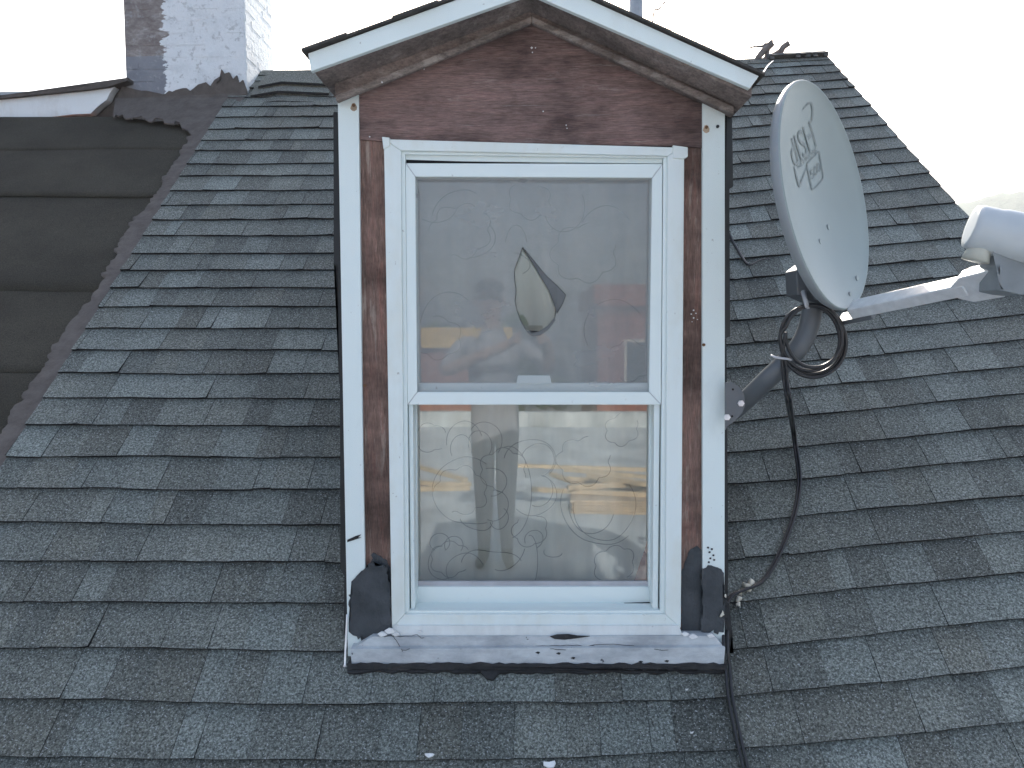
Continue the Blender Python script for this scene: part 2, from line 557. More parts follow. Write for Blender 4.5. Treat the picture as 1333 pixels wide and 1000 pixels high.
tabs = []          # (screen area, verts, faces, matidx, tones)
def make_tab(n, xa, xb, raised, tone, hue, r):
    K = 3 if xb - xa < 0.17 else 4
    xs = [xa + 0.0005 + (xb - xa - 0.001) * i / K for i in range(K + 1)]
    dj = r.uniform(-0.0015, 0.0015) - (0.0018 if raised else 0.0)
    cl = r.uniform(0, 0.0012) if r.random() < 0.9 else r.uniform(0.003, 0.007)
    cr = r.uniform(0, 0.0012) if r.random() < 0.9 else r.uniform(0.003, 0.007)
    hb = 0.0115 + (0.0020 if raised else 0.0)
    V, F, MI, C = [], [], [], []
    tops = []
    for i, x in enumerate(xs):
        tb = course_t(n, x) + dj + 0.007 * noise.noise(Vector((x * 2.6, n * 3.7, 1.3))) + 0.002 * noise.noise(Vector((x * 12, n * 3.7, 5.3)))
        te = course_t(n + 1, x)
        if n == NR - 1: te = tb + 0.15
        f = i / K
        lift = cl * (1 - f) ** 2 + cr * f ** 2 + 0.006 * abs(noise.noise(Vector((x * 3, n * 5.1, 7))))
        for kk, (t, h) in enumerate(((tb, hb + lift), (tb + (te - tb) * 0.45, 0.0095 + 0.3 * lift + (0.0016 if raised else 0)), (te + 0.045, 0.003))):
            tt_ = t
            xx = max(x, XL(tt_) ) ; xx = min(xx, XR(tt_))
            V.append(roofp(xx, tt_, h))
            C.append((tone, (0.0, 0.45, 1.25)[kk] * 0.8, hue, 1))
        xx = min(max(x, XL(tb)), XR(tb))
        V.append(roofp(xx, tb + 0.002, max(0.0005, hb + lift - 0.011)))
        C.append((tone, 0, hue, 1))
    for i in range(K):
        a, b = i * 4, (i + 1) * 4
        F += [(a, b, b + 1, a + 1), (a + 1, b + 1, b + 2, a + 2), (a + 3, b + 3, b, a)]
        MI += [0, 0, 1]
    F += [(0, 1, 2, 3), (K * 4 + 3, K * 4 + 2, K * 4 + 1, K * 4)]
    MI += [1, 1]
    p = [px_of(V[i]) for i in (0, K * 4, K * 4 + 2, 2)]
    if abs(V[K * 4].x - V[0].x) < 0.012 and abs(V[K * 4 + 2].x - V[2].x) < 0.012:
        return
    cp = [(min(1333, max(0, a)), min(1000, max(0, b))) for a, b in p]
    ar = 0.5 * abs(sum(cp[i][0] * cp[(i + 1) % 4][1] - cp[(i + 1) % 4][0] * cp[i][1] for i in range(4)))
    tabs.append((ar, V, F, MI, C))

def lay_row(n, x0, x1, r):
    x = x0 + (0 if x0 == DXL else -r.uniform(0, 0.1))
    raised = r.random() < 0.5
    tone = r.random()
    while x < x1 - 0.004:
        wd = r.choice((0.06, 0.095, 0.12, 0.135, 0.15, 0.165, 0.19)) * r.uniform(0.9, 1.1)
        xe = min(x + wd, x1)
        if x1 - xe < 0.03: xe = x1
        tone = min(1, max(0, 0.48 + r.choice((-0.42, -0.3, -0.1, 0.08, 0.24, 0.4)) * r.uniform(0.6, 1.1)))
        make_tab(n, max(x, x0), xe, raised, tone, max(0, r.uniform(-0.6, 0.9)), r)
        x = xe
        raised = not raised if r.random() < 0.8 else raised

for n in range(-6, NR):
    r = random.Random(500 + n)
    tm = course_t(n, 0)
    xa = XL(tm) - 0.02 - (0.12 if n < NR - 3 else 0.0)
    xb = XR(course_t(n, 1.5)) + 0.12
    if course_t(n, DXL) < t_base - 0.10:
        lay_row(n, xa, xb, r)
    elif tm < t_open - 0.02:
        lay_row(n, xa, DXL - 0.004, r)
        lay_row(n, DXR + 0.004, xb, r)
    else:
        lay_row(n, xa, xb, r)

tabs.sort(key=lambda q: -q[0])
def tab_object(name, items, parent):
    V, F, MI, C = [], [], [], []
    for _, v, f, m, c in items:
        o = len(V)
        V += v; C += c; MI += m
        F += [tuple(i + o for i in q) for q in f]
    ob = mesh(name, V, F, None, parent, mats=[M_SH, M_EDGE], midx=MI)
    at = ob.data.color_attributes.new('tone', 'FLOAT_COLOR', 'POINT')
    at.data.foreach_set('color', [q for c in C for q in c])
    return ob
for it in tabs[:298]:
    tab_object('shingle', [it], roof)
rest = tab_object('shingle_field', tabs[298:], roof)
rest['kind'] = 'stuff'
print('tabs', len(tabs), 'smallest own', tabs[min(297, len(tabs) - 1)][0])

# ridge: cap strip, and the raised vent strip on the right
def strip_along(xs, h0, h1, t_off, depth):
    bm = bmesh.new()
    vs = []
    for x in xs:
        t = T_TOP(x) + t_off + 0.012 * noise.noise(Vector((x * 5, 0, 0)))
        p = roofp(x, t, 0)
        vs.append([bm.verts.new(p + Vector((0, a, b))) for a, b in ((-0.05, h0 - 0.02), (0.0, h1), (depth, h1 + 0.01), (depth, h0 - 0.06))])
    for i in range(len(vs) - 1):
        a, b = vs[i], vs[i + 1]
        for k in range(4):
            bm.faces.new((a[k], b[k], b[(k + 1) % 4], a[(k + 1) % 4]))
    bm.faces.new(vs[0][::-1]); bm.faces.new(vs[-1])
    return bm
XTL, XTR = XL(T_TOP(-1.5)), XR(T_TOP(1.7))
n_c = 14
for i in range(n_c):
    xa = XTL + 0.12 + (XTR - XTL - 0.12) * i / n_c
    xb = XTL + 0.12 + (XTR - XTL - 0.12) * (i + 1) / n_c - 0.006
    hh = 0.014 + 0.012 * rnd.random()
    ob = bm_obj('ridge_shingle', strip_along([xa + (xb - xa) * k / 3 for k in range(4)], 0.0, hh, -0.02, 0.16), M_SH, roof)
    at = ob.data.color_attributes.new('tone', 'FLOAT_COLOR', 'POINT')
    tn = rnd.uniform(0.2, 0.6)
    at.data.foreach_set('color', [q for _ in ob.data.vertices for q in (tn, 0.3, 0.5, 1)])
rv = bm_obj('ridge_vent', strip_along([XTR - 0.42 + 0.4 * k / 8 for k in range(9)], 0.040, 0.046, 0.0, 0.12), M_RIDGE, roof)
for fx in (0.02, 0.2, 0.27, 0.32, 0.395):
    x = XTR - 0.42 + fx
    p = roofp(x, T_TOP(x), 0)
    box('vent_spacer', x - 0.015, x + 0.015, p.y - 0.04, p.y + 0.1, p.z + 0.0, p.z + 0.027, M_RIDGE, roof)

# flat top, hip return on the right, walls under the slopes
ztop = roofp(0, T_TOP(0), 0).z - 0.03
ytop = roofp(0, T_TOP(0), 0).y + 0.05
box('flat_top_roof', -7.0, XTR + 0.0, ytop + 0.02, ytop + 7.0, ztop - 0.25, ztop - 0.07, M_DECK, house)
A, B = roofp(XR(T_BOT), T_BOT, -0.01), roofp(XTR, T_TOP(1.7), -0.01)
hip = mesh('hip_slope', [A, A + Vector((0, 9, 0)), B + Vector((0, 5.5, 0)), B, A + Vector((-0.1, 0.05, -0.05)), A + Vector((-0.1, 9, -0.05)), B + Vector((-0.1, 5.5, -0.05)), B + Vector((-0.1, 0.05, -0.05))],
           [(0, 1, 2, 3), (7, 6, 5, 4), (0, 4, 5, 1), (3, 2, 6, 7), (1, 5, 6, 2), (0, 3, 7, 4)], M_ROLL, house)
ZD = CZ - 1.50                                           # flat lower roof the photograph was taken from
YF = roofp(0, T_BOT, 0).y                                # foot of the slope
box('wall', -8.0, 4.6, -7.0, 10.5, 0.0, ZD - 0.12, M_BRICKFAR, house)
box('flat_roof', -8.2, 4.8, -7.2, YF + 0.6, ZD - 0.12, ZD, M_DECK, house)
box('parapet', -8.2, 4.8, -7.4, -7.2, ZD - 0.3, ZD + 0.22, M_DECK, house)

# ------------------------------------------------------------------ neighbour's roof: rolled roofing, tar strip, white cap
nb = thing('neighbour_house', 'adjoining house with black rolled roofing and a white painted roof edge', 'house', (-4, 4, 0))
def nroof(px, py, off=-0.03): return onR(px, py, off)
t_caps = rt_xy(60, 150)[1]
XN = -7.8
bm = bmesh.new()
pts = [roofp(XN, T_BOT, -0.06), roofp(XL(T_BOT) + 0.05, T_BOT, -0.06), roofp(XL(t_caps) + 0.15, t_caps, -0.06), roofp(XN, t_caps, -0.06)]
bm_prism(bm, pts, -RN * 0.05)
nro = bm_obj('rolled_roof', bm, M_TAR, nb)
tag(nro, 'black rolled roofing slope left of the grey shingles')
seams = [T_BOT, rt_xy(100, 700)[1], rt_xy(100, 478)[1], rt_xy(100, 372)[1], rt_xy(100, 247)[1], rt_xy(100, 186)[1], t_caps + 0.02]
for i in range(len(seams) - 1):
    ta, tb = seams[i], seams[i + 1] + 0.05
    V, F = [], []
    nx, nt = 60, 10
    for a in range(nx + 1):
        for b in range(nt + 1):
            t = ta + (tb - ta) * b / nt
            xr = XL(t) + 0.03
            x = XN + (xr - XN) * (a / nx) ** 0.6
            tt2 = t + (0.03 * noise.noise(Vector((x * 1.1, i * 9.0, 0))) + 0.010 * noise.noise(Vector((x * 4, i * 9.0, 0))) + 0.03 * (x + 3) * 0.12)
            h = -0.045 + (0.008 if i == 4 else 0.002) * (1 - b / nt) + 0.010 * noise.noise(Vector((x * 0.8, t * 4.5, 2.0)))
            V.append(roofp(x, min(tt2, seams[-1] + 0.05), h))
    for a in range(nx):
        for b in range(nt):
            q = a * (nt + 1) + b
            F.append((q, q + nt + 1, q + nt + 2, q + 1))
    o = len(V)
    for a in range(nx + 1):
        V.append(V[a * (nt + 1)] - RN * (0.005 if i == 4 else 0.0015))
    for a in range(nx):
        F.append((o + a, o + a + 1, (a + 1) * (nt + 1), a * (nt + 1)))
    mesh('roofing_strip', V, F, M_ROLL, nro, True)
# dusty brown mastic beside the shingles, ragged on its outer edge
V, F = [], []
ns = 300
for i in range(ns + 1):
    t = -0.5 + (T_TOP(-1.4) + 0.12 + 0.5) * i / ns
    wdt = 0.105 + 0.04 * noise.noise(Vector((t * 2.2, 4, 0))) + 0.022 * noise.noise(Vector((t * 9, 8, 0))) + 0.026 * noise.noise(Vector((t * 34, 1, 0))) + 0.02 * noise.noise(Vector((t * 90, 1, 0)))
    if t > T_TOP(-1.4) - 0.42: wdt += (t - T_TOP(-1.4) + 0.42) * 0.4
    for j, fr in enumerate((0, 0.4, 0.95, 1.0)):
        x = XL(t) + 0.02 - (wdt + 0.02) * fr
        h = (-0.006, -0.010, -0.014, -0.030)[j] + 0.004 * noise.noise(Vector((x * 12, t * 12, 0)))
        V.append(roofp(x, t, h))
for i in range(ns):
    for j in range(3):
        q = i * 4 + j
        F.append((q, q + 4, q + 5, q + 1))
mesh('mastic_strip', V, F, M_TARB, nb, True)
# white painted edge band along the top, dark cap above it
YC = 4.98
bandpx_top = [(-140, 143), (-60, 134), (0, 127), (60, 121), (110, 116), (140, 112), (153, 108)]
bandpx_bot = [(-140, 178), (-60, 167), (0, 159), (60, 153), (95, 149), (118, 148), (128, 138), (139, 130), (143, 121)]
capm = mk_white('white_roof_coating', (0.72, 0.75, 0.75), (0.5, 0.49, 0.46), 0.0, 0.6, 0.4)
pprism('white_edge_band', bandpx_top + bandpx_bot[::-1], YC, 0.06, capm, nb)
ct = [(-140, 140), (0, 124), (60, 118), (110, 113), (140, 109), (166, 101)]
pprism('edge_cap', ct + [(a, b + 4) for a, b in ct[::-1]], YC - 0.03, 0.3, M_TARB, nb)
und = [(-140, 150), (0, 133), (120, 118), (165, 104), (165, 150), (118, 158), (0, 168), (-140, 186)]
pprism('mastic_backing', und, YC + 0.065, 0.08, M_TARB, nb)
box('wall', -14.0, -8.25, -2.0, 10.5, 0, CZ - 1.4, M_BRICKFAR, nb)

# ------------------------------------------------------------------ chimney
YCH = 5.02
cx0, cx1 = onY(161, 60, YCH).x, onY(320, 60, YCH).x
cdep = 0.56
cz0 = onY(240, 128, YCH).z
cz1 = CZ + 2.75
def mk_chim():
    k = N('painted_chimney_masonry')
    g_ = k.n('ShaderNodeNewGeometry')
    sp = k.n('ShaderNodeSeparateXYZ')
    k.l(g_.outputs['Position'], sp.inputs[0])
    xs = k.math('ADD', sp.outputs[0], k.math('MULTIPLY', k.math('SUBTRACT', k.noise(16, 6, 0.7, k.coord((0.6, 1, 1.6))), 0.5), 0.22))
    white = k.mix(k.ramp(k.noise(7, 6, 0.7), [(0.5, 0.0), (0.75, 0.7)]), (0.73, 0.76, 0.77), (0.52, 0.55, 0.56))
    raw = k.ramp(k.noise(13, 6, 0.72, k.coord((1, 1, 2.2))), [(0.3, (0.15, 0.12, 0.115)), (0.55, (0.26, 0.235, 0.22)), (0.72, (0.42, 0.40, 0.38))])
    patch = k.ramp(k.noise(6, 5), [(0.3, (0.19, 0.20, 0.225)), (0.7, (0.27, 0.28, 0.30))])
    zs = k.math('ADD', sp.outputs[2], k.math('MULTIPLY', k.noise(14, 4), 0.03))
    zc = onY(190, 70, YCH).z
    x_edge = onY(214, 60, YCH).x
    left = k.mix(k.math('LESS_THAN', zs, zc), raw, patch)
    c = k.mix(k.math('LESS_THAN', xs, x_edge), white, left)
    stain = k.ramp(k.noise(24, 6, 0.7), [(0.56, 0.0), (0.64, 0.6)])
    c = k.mix(stain, c, (0.36, 0.37, 0.37))
    k.set(c, 0.85, 0.3)
    k.bump(k.noise(45, 6, 0.65), 0.6, 0.012)
    return k.m
M_CH = mk_chim()
chim = box('chimney', cx0 + 0.004, cx1 - 0.004, YCH + 0.004, YCH + cdep - 0.006, cz0 - 0.5, cz1, M_CH, house, bevel=0.01)
tag(chim, 'old brick chimney half painted white with black tar round its foot')
def brick_mesh(L, Hh, T, name):
    bm = bmesh.new()
    bm_box(bm, -L / 2, L / 2, -T / 2, T / 2, -Hh / 2, Hh / 2)
    bmesh.ops.bevel(bm, geom=bm.edges[:], offset=0.012, segments=2, affect='EDGES')
    me = bpy.data.meshes.new(name)
    bm.to_mesh(me); bm.free()
    me.materials.append(M_CH)
    return me
bmF = {}
def brick(x, y, z, L, T, rz):
    key = (round(L, 3), rz)
    if key not in bmF: bmF[key] = brick_mesh(L, 0.066, T, 'brick')
    o = bpy.data.objects.new('brick', bmF[key])
    o.location = (x, y, z); o.rotation_euler = (0, 0, rz)
    o.parent = chim
    COL.objects.link(o)
nrow = int((CZ + 1.98 + 0.45 - cz0) / 0.075)
for i in range(nrow):
    z = cz0 - 0.02 + i * 0.075
    for face in (0, 1):
        W = (cx1 - cx0) if face == 0 else cdep
        x = 0.0 if i % 2 == 0 else -0.105
        while x < W - 0.03:
            a, b = max(0.004, x), min(W - 0.004, x + 0.205)
            L = round((b - a) / 0.02) * 0.02
            if L > 0.03:
                j = rnd.uniform(-0.0035, 0.0035)
                if face == 0: brick((cx0 + (a + b) / 2), YCH + 0.018 + j * 0.5, z, L, 0.03, 0.0)
                else: brick(cx1 - 0.0183 + j * 0.3, YCH + (a + b) / 2, z, L, 0.03, math.pi / 2)
            x += 0.215
# tar skirt: ragged brushed edge
def ragged(p, q, n, amp, r):
    out = []
    for i in range(n + 1):
        f = i / n
        out.append((p[0] + (q[0] - p[0]) * f, p[1] + (q[1] - p[1]) * f + (r.uniform(-amp, amp) if 0 < i < n else 0)))
    return out
r = random.Random(4)
sk = [(150, 135), (158, 112)] + ragged((166, 118), (205, 121), 8, 2, r) + ragged((206, 122), (252, 115), 10, 3, r) + [(258, 110), (262, 116), (268, 107), (273, 113), (279, 104), (284, 110), (288, 90), (292, 96), (298, 94), (303, 103), (308, 98), (311, 108), (316, 104), (321, 118), (318, 150)]
pprism('tar_skirt', sk, YCH - 0.012, 0.02, M_TARB, chim)
# apron from the chimney foot onto the slope
def jag2(poly, amp, step):
    r_ = random.Random(31)
    out = []
    for (a, b), (c, d) in zip(poly[:-1], poly[1:]):
        n_ = max(1, int(math.hypot(c - a, d - b) / step))
        out += [(a + (c - a) * q / n_ + r_.uniform(-amp, amp), b + (d - b) * q / n_ + r_.uniform(-amp, amp)) for q in range(n_)]
    return out + [poly[-1]]
low_px = [(299, 128), (280, 163), (262, 192), (252, 186), (250, 174), (240, 168), (232, 158), (218, 160), (205, 154), (192, 157), (180, 151), (168, 155), (156, 149), (147, 152)]
ap = [onY(150, 128, YCH - 0.02), onY(322, 121, YCH - 0.02)] + [onR(low_px[0][0], low_px[0][1], 0.004), onR(low_px[1][0], low_px[1][1], 0.003)] + [onR(a, b, -0.012) for a, b in jag2(low_px[2:], 2.2, 3.0)]
prism('tar_apron', ap, (0, 0.004, -0.008), M_TARB, chim)
# crooked shingle saddle climbing to the chimney corner
for i, (pa, pb, pc) in enumerate((((318, 137), (360, 131), (428, 133)), ((326, 124), (362, 118), (428, 121)), ((336, 112), (366, 106), (428, 109)))):
    Yc = YCH - 0.10 + 0.05 * i
    P = [onY(*q, Yc) for q in (pa, pb, pc)]
    Q = [onY(a + 6, b - 13, Yc + 0.13) for a, b in (pa, pb, pc)]
    V = [q for q in P] + [q for q in Q] + [q - Vector((0, -0.004, 0.014)) for q in P]
    ob = mesh('shingle', V, [(0, 1, 4, 3), (1, 2, 5, 4), (6, 7, 1, 0), (7, 8, 2, 1)], None, roof, mats=[M_SH, M_EDGE], midx=[0, 0, 1, 1])
    at = ob.data.color_attributes.new('tone', 'FLOAT_COLOR', 'POINT')
    at.data.foreach_set('color', [q for _ in ob.data.vertices for q in (0.35 + 0.1 * i, 0.2, 0.8, 1)])

# ------------------------------------------------------------------ dormer
bm = bmesh.new()
zb = roofp(0, t_base, 0).z
yb = roofp(0, t_base, 0).y
def cheek(bm, xa, xb):
    zt = onY(690, 118, D).z
    y1 = RO.y + (zt - RO.z) / math.tan(TH)
    a = [Vector((xa, D + 0.035, RO.z + (D + 0.035 - RO.y) * math.tan(TH) - 0.04)), Vector((xa, y1, zt)), Vector((xa, D + 0.035, zt))]
    bm_prism(bm, a, (xb - xa, 0, 0))
bm.free()
dormer = bpy.data.objects.new('dormer', None)
dormer.empty_display_size = 0.1
link(dormer, house)
for xa_, xb_ in ((DXL + 0.004, DXL + 0.04), (DXR - 0.04, DXR - 0.004)):
    bm = bmesh.new()
    cheek(bm, xa_, xb_)
    bm_obj('cheek_wall', bm, M_EDGE, dormer)
tag(dormer, 'gabled attic dormer with white trim and weathered brown boards')

# structural wall behind the boards, with the window opening
pprism('stud_wall', [(452, 120), (524, 120), (524, 850), (458, 850)], D + 0.03, 0.05, M_WOODV, dormer)
pprism('stud_wall', [(868, 120), (938, 130), (938, 850), (868, 850)], D + 0.03, 0.05, M_WOODV, dormer)
pprism('stud_wall', [(524.5, 90), (867.5, 90), (867.5, 204), (524.5, 204)], D + 0.031, 0.05, M_WOODV, dormer)
pprism('stud_wall', [(524.5, 806), (867.5, 806), (867.5, 850), (524.5, 850)], D + 0.03, 0.05, M_WOODV, dormer)

pprism('gable_board', [(464, 100), (692, 10), (918, 110), (918, 193), (890, 190.5), (500, 184), (464, 181)], D + 0.004, 0.022, M_WOODH, dormer, 0.002)
# side casings, rotted brown
def wobble_poly(left, right, n, r, amp):
    L = [(left[0][0] + (left[1][0] - left[0][0]) * i / n + (r.uniform(-amp, amp) if 0 < i < n else 0), left[0][1] + (left[1][1] - left[0][1]) * i / n) for i in range(n + 1)]
    Rr = [(right[0][0] + (right[1][0] - right[0][0]) * i / n + (r.uniform(-amp, amp) if 0 < i < n else 0), right[0][1] + (right[1][1] - right[0][1]) * i / n) for i in range(n + 1)]
    return L + Rr[::-1]
r = random.Random(9)
pprism('side_casing', wobble_poly(((465, 182), (476, 836)), ((501, 185), (512, 838)), 30, r, 0.9), D + 0.010, 0.02, M_WOODV, dormer)
pprism('side_casing', wobble_poly(((885, 191), (884, 838)), ((917, 194), (917, 836)), 30, r, 0.9), D + 0.010, 0.02, M_WOODV, dormer)
# white corner boards
cbl = pprism('corner_board', [(439.5, 118), (466.5, 110), (469, 330), (472, 600), (477, 838), (453, 858), (448, 600), (443.5, 330)], D - 0.004, 0.032, M_TRIM, dormer, 0.002)
cbr = pprism('corner_board', [(914.5, 118), (943.5, 130), (943.5, 500), (943, 850), (915, 836), (914.5, 500)], D - 0.004, 0.032, M_TRIM, dormer, 0.002)
# rake boards of the gable
pprism('rake_board', [(434, 92), (692, -12), (692, 27), (470, 117), (437, 131)], D - 0.030, 0.032, M_WOODR, dormer, 0.003)
pprism('rake_board', [(692.6, -12), (957, 104), (955, 149), (918, 131), (692.6, 27)], D - 0.030, 0.032, M_WOODR, dormer, 0.003)
pprism('rake_moulding', [(437, 124), (692, 21), (692, 29.5), (438, 132.5)], D - 0.042, 0.012, M_MOULD, dormer, 0.003)
pprism('rake_moulding', [(692.6, 21), (955, 139), (955, 148.5), (692.6, 29.5)], D - 0.042, 0.012, M_MOULD, dormer, 0.003)
# roof of the dormer
DF = D - 0.155
eL, eR, ap_ = onY(401, 69, DF), onY(988, 99, DF), onY(690, -36, DF)
yend = RO.y + (ap_.z - RO.z) / math.tan(TH) + 0.1
def slab(name, pa, pb, drop, th, y0, y1, mat, par, bev=0.0):
    pts = [Vector((p.x, y0, p.z - d_)) for p, d_ in ((pa, drop), (pb, drop), (pb, drop + th), (pa, drop + th))]
    return prism(name, pts, (0, y1 - y0, 0), mat, par, bev)
slab('roof_board', eL + Vector((0.012, 0, 0)), ap_, 0.004, 0.040, DF + 0.018, yend, M_WOODR, dormer)
slab('roof_board', ap_ + Vector((0.0006, 0, 0)), eR - Vector((0.012, 0, 0)), 0.004, 0.040, DF + 0.018, yend, M_WOODR, dormer)
pprism('white_fascia', [(401, 69.5), (690, -35), (690, -8), (404.5, 93)], DF, 0.017, M_TRIM, dormer, 0.0015)
pprism('white_fascia', [(690.5, -35), (988, 99), (976, 115.5), (690.5, -8)], DF, 0.017, M_TRIM, dormer, 0.0015)
# thin shingle courses on the dormer roof
def dcover(pa, pb, seed):
    r = random.Random(seed)
    bm = bmesh.new()
    y = DF - 0.012
    while y < yend:
        yn = min(y + r.uniform(0.2, 0.34), yend)
        k0 = 0
        for j in range(5):
            f0, f1 = j / 5, (j + 1) / 5
            h = 0.006 + r.uniform(0, 0.001)
            p0, p1 = pa.lerp(pb, f0), pa.lerp(pb, f1)
            yy = y + r.uniform(-0.006, 0.004)
            bm_prism(bm, [Vector((p0.x, yy, p0.z + 0.001)), Vector((p1.x, yy, p1.z + 0.001)), Vector((p1.x, yy, p1.z + h)), Vector((p0.x, yy, p0.z + h))], (0, yn - yy - 0.002, 0))
        y = yn
    return bm
for s_, (pa, pb) in enumerate(((eL + Vector((-0.012, 0, -0.002)), ap_), (ap_ + Vector((0.001, 0, 0)), eR + Vector((0.012, 0, -0.002))))):
    ob = bm_obj('roof_covering', dcover(pa, pb, 40 + s_), M_COVER, dormer)
    ob['kind'] = 'stuff'
# black side flashings peeping past the corner boards
def vstrip(name, pix, Y, depth, mat): return pprism(name, pix, Y, depth, mat, dormer)
vstrip('side_flashing', [(434, 146), (441, 146), (448, 500), (441.5, 500), (440, 345), (434.5, 345)], D + 0.05, 0.05, M_DARK)
vstrip('side_flashing', [(442.5, 500), (449, 500), (453, 862), (447.5, 862), (448, 750), (443, 740)], D + 0.04, 0.05, M_DARK)
vstrip('side_flashing', [(941, 150), (953, 150), (954.5, 243), (949.5, 246), (950.5, 438), (944, 441), (941, 441)], D + 0.05, 0.05, M_BRONZE)
vstrip('side_flashing', [(941, 441), (945.5, 441), (946.5, 530), (948, 720), (947, 862), (941, 862)], D + 0.04, 0.05, M_DARK)
vstrip('side_flashing', [(942, 780), (949, 786), (953, 820), (950, 850), (956, 868), (944, 866)], D + 0.012, 0.02, M_TAR)
# sill: sloped painted top, grey face, tar bead under it
bm = bmesh.new()
ys = D - 0.035
prof = lambda px, dz0: None
def sill_piece(name, top, bot, Yf, depth, mat, bev=0.003, r=None, amp=0.0):
    n = 26
    T = [(top[0][0] + (top[1][0] - top[0][0]) * i / n, top[0][1] + (top[1][1] - top[0][1]) * i / n) for i in range(n + 1)]
    Bp = [(bot[0][0] + (bot[1][0] - bot[0][0]) * i / n, bot[0][1] + (bot[1][1] - bot[0][1]) * i / n + (r.uniform(-amp, amp) if r else 0)) for i in range(n + 1)]
    return pprism(name, T + Bp[::-1], Yf, depth, mat, dormer, bev)
r = random.Random(3)
sill_piece('sill_face', ((456, 845), (944, 843)), ((458, 866), (942, 866)), D - 0.045, 0.10, M_SILL, 0.0, r, 1.6)
sill_piece('sill_slope', ((484, 829), (930, 828)), ((456, 846), (944, 844)), D - 0.030, 0.06, M_SILL, 0.0)
sill_piece('sill_nosing', ((512, 815), (884, 815)), ((508, 831), (890, 830)), D - 0.022, 0.05, M_SILLW, 0.003, r, 0.8)
r = random.Random(8)
bead_top = [(452 + (946 - 452) * i / 60, 865 + 1.6 * noise.noise(Vector((i * 0.5, 3, 0))) + r.uniform(-1.6, 1.2)) for i in range(61)]
bead_bot = [(452 + (946 - 452) * i / 60, 872 + r.uniform(-1.0, 1.0)) for i in range(61)]
pprism('tar_bead', bead_top + bead_bot[::-1], D - 0.052, 0.10, M_TAR, dormer)
bmb = bmesh.new()
tb_pts = [onR(452 + 494 * i / 60, 868 + r.uniform(-1, 1), 0.022) for i in range(61)]
tb_low = [onR(452 + 494 * i / 60, 874 + 3 * noise.noise(Vector((i * 0.3, 0, 0))) + r.uniform(-1.5, 2.0) + (9 if i in (22, 23) else 0), 0.021) for i in range(61)]
bm_prism(bmb, tb_pts + tb_low[::-1], -RN * 0.02)
bm_obj('tar_smear', bmb, M_TAR, dormer)
def jag(poly, amp=1.7, step=3.0, seed=2):
    r_ = random.Random(seed + len(poly))
    out = []
    for (a, b), (c, d) in zip(poly, poly[1:] + poly[:1]):
        n_ = max(1, int(math.hypot(c - a, d - b) / step))
        for q in range(n_):
            f = q / n_
            out.append((a + (c - a) * f + r_.uniform(-amp, amp), b + (d - b) * f + r_.uniform(-amp, amp)))
    return out
# tar brushed over the feet of the boards
r = random.Random(21)
left_patch = [(455, 776), (459, 775), (459, 758), (462, 752), (470, 744), (477, 741), (480, 734), (485, 732), (490, 738), (499, 736), (504, 741), (507, 760), (509, 790), (510, 815), (518, 824), (510, 824), (505, 830), (497, 825), (490, 833), (484, 826), (480, 845), (475, 845), (473, 827), (466, 832), (460, 827), (455, 824)]
pprism('tar_patch', jag(left_patch), D - 0.0075, 0.004, M_TARP, dormer)
pprism('tar_patch', jag([(485, 720), (500, 728), (509, 742), (511, 826), (500, 832), (488, 835), (479, 830), (477, 760)]), D + 0.0075, 0.004, M_TARP, dormer)
right_patch = [(914, 741), (919, 738), (926, 736), (933, 738), (938, 742), (942, 744), (942.5, 800), (941, 822), (934, 826), (928, 820), (921, 826), (914, 823)]
pprism('tar_patch', jag(right_patch), D - 0.0075, 0.004, M_TARP, dormer)
pprism('tar_patch', jag([(887, 745), (898, 715), (907, 712), (915, 720), (915, 826), (905, 830), (896, 826), (887, 822)]), D + 0.0075, 0.004, M_TARP, dormer)
# stray black scrape, chips, nails
pprism('scrape', [(452, 703), (463, 698), (470, 696), (466, 700), (470, 700), (460, 703), (452, 706)], D - 0.0065, 0.004, M_TAR, dormer)
for a, b in ((921, 712), (926, 714), (923, 718), (928, 722), (924, 726), (922, 731), (929, 728)):
    pprism('tar_fleck', [(a, b), (a + 2.2, b + 0.4), (a + 1.6, b + 2.4), (a - 0.6, b + 1.8)], D - 0.0065, 0.003, M_TAR, dormer)
for a, b, m_ in ((460.5, 137.5, M_RUST), (919.5, 166, M_RUST), (934, 165, M_DARK), (475, 502, M_RUST), (916, 449, M_RUST)):
    P = onY(a, b, D - 0.004)
    st = [(a + 4.2 * math.cos(k * 0.7) * (1 + 0.2 * math.sin(k * 2.1)), b + 2 + 5.5 * math.sin(k * 0.7)) for k in range(9)]
    if m_ is M_RUST and b < 300: pprism('rust_stain', st, D - 0.0046, 0.002, M_RUSTST, dormer)
    V, F = tube_data([P + Vector((0, 0.003, 0)), P + Vector((0, -0.004, 0))], 0.0042, 8)
    mesh('nail', V, F, m_, dormer)
for a, b, s_ in ((903, 404, 1.6), (906, 408, 1.2), (900, 409, 1.4), (903, 414, 1.6), (908, 416, 1.0), (901, 419, 0.9), (707, 145, 1.6), (737, 163, 1.4), (738, 167, 1.2), (692, 62, 2.2), (693, 68, 1.3), (697, 62, 1.2), (481, 178, 1.6), (812, 88, 1.4), (497, 107, 2.0), (552, 90, 1.4)):
    s_ *= 0.65
    pprism('paint_chip', [(a - s_, b), (a, b - s_), (a + s_ * 1.2, b - 0.2), (a + 0.3, b + s_)], (D + 0.0022) if b > 130 or 500 < a < 900 and b > 75 else D - 0.044, 0.004, M_FLAKE, dormer)

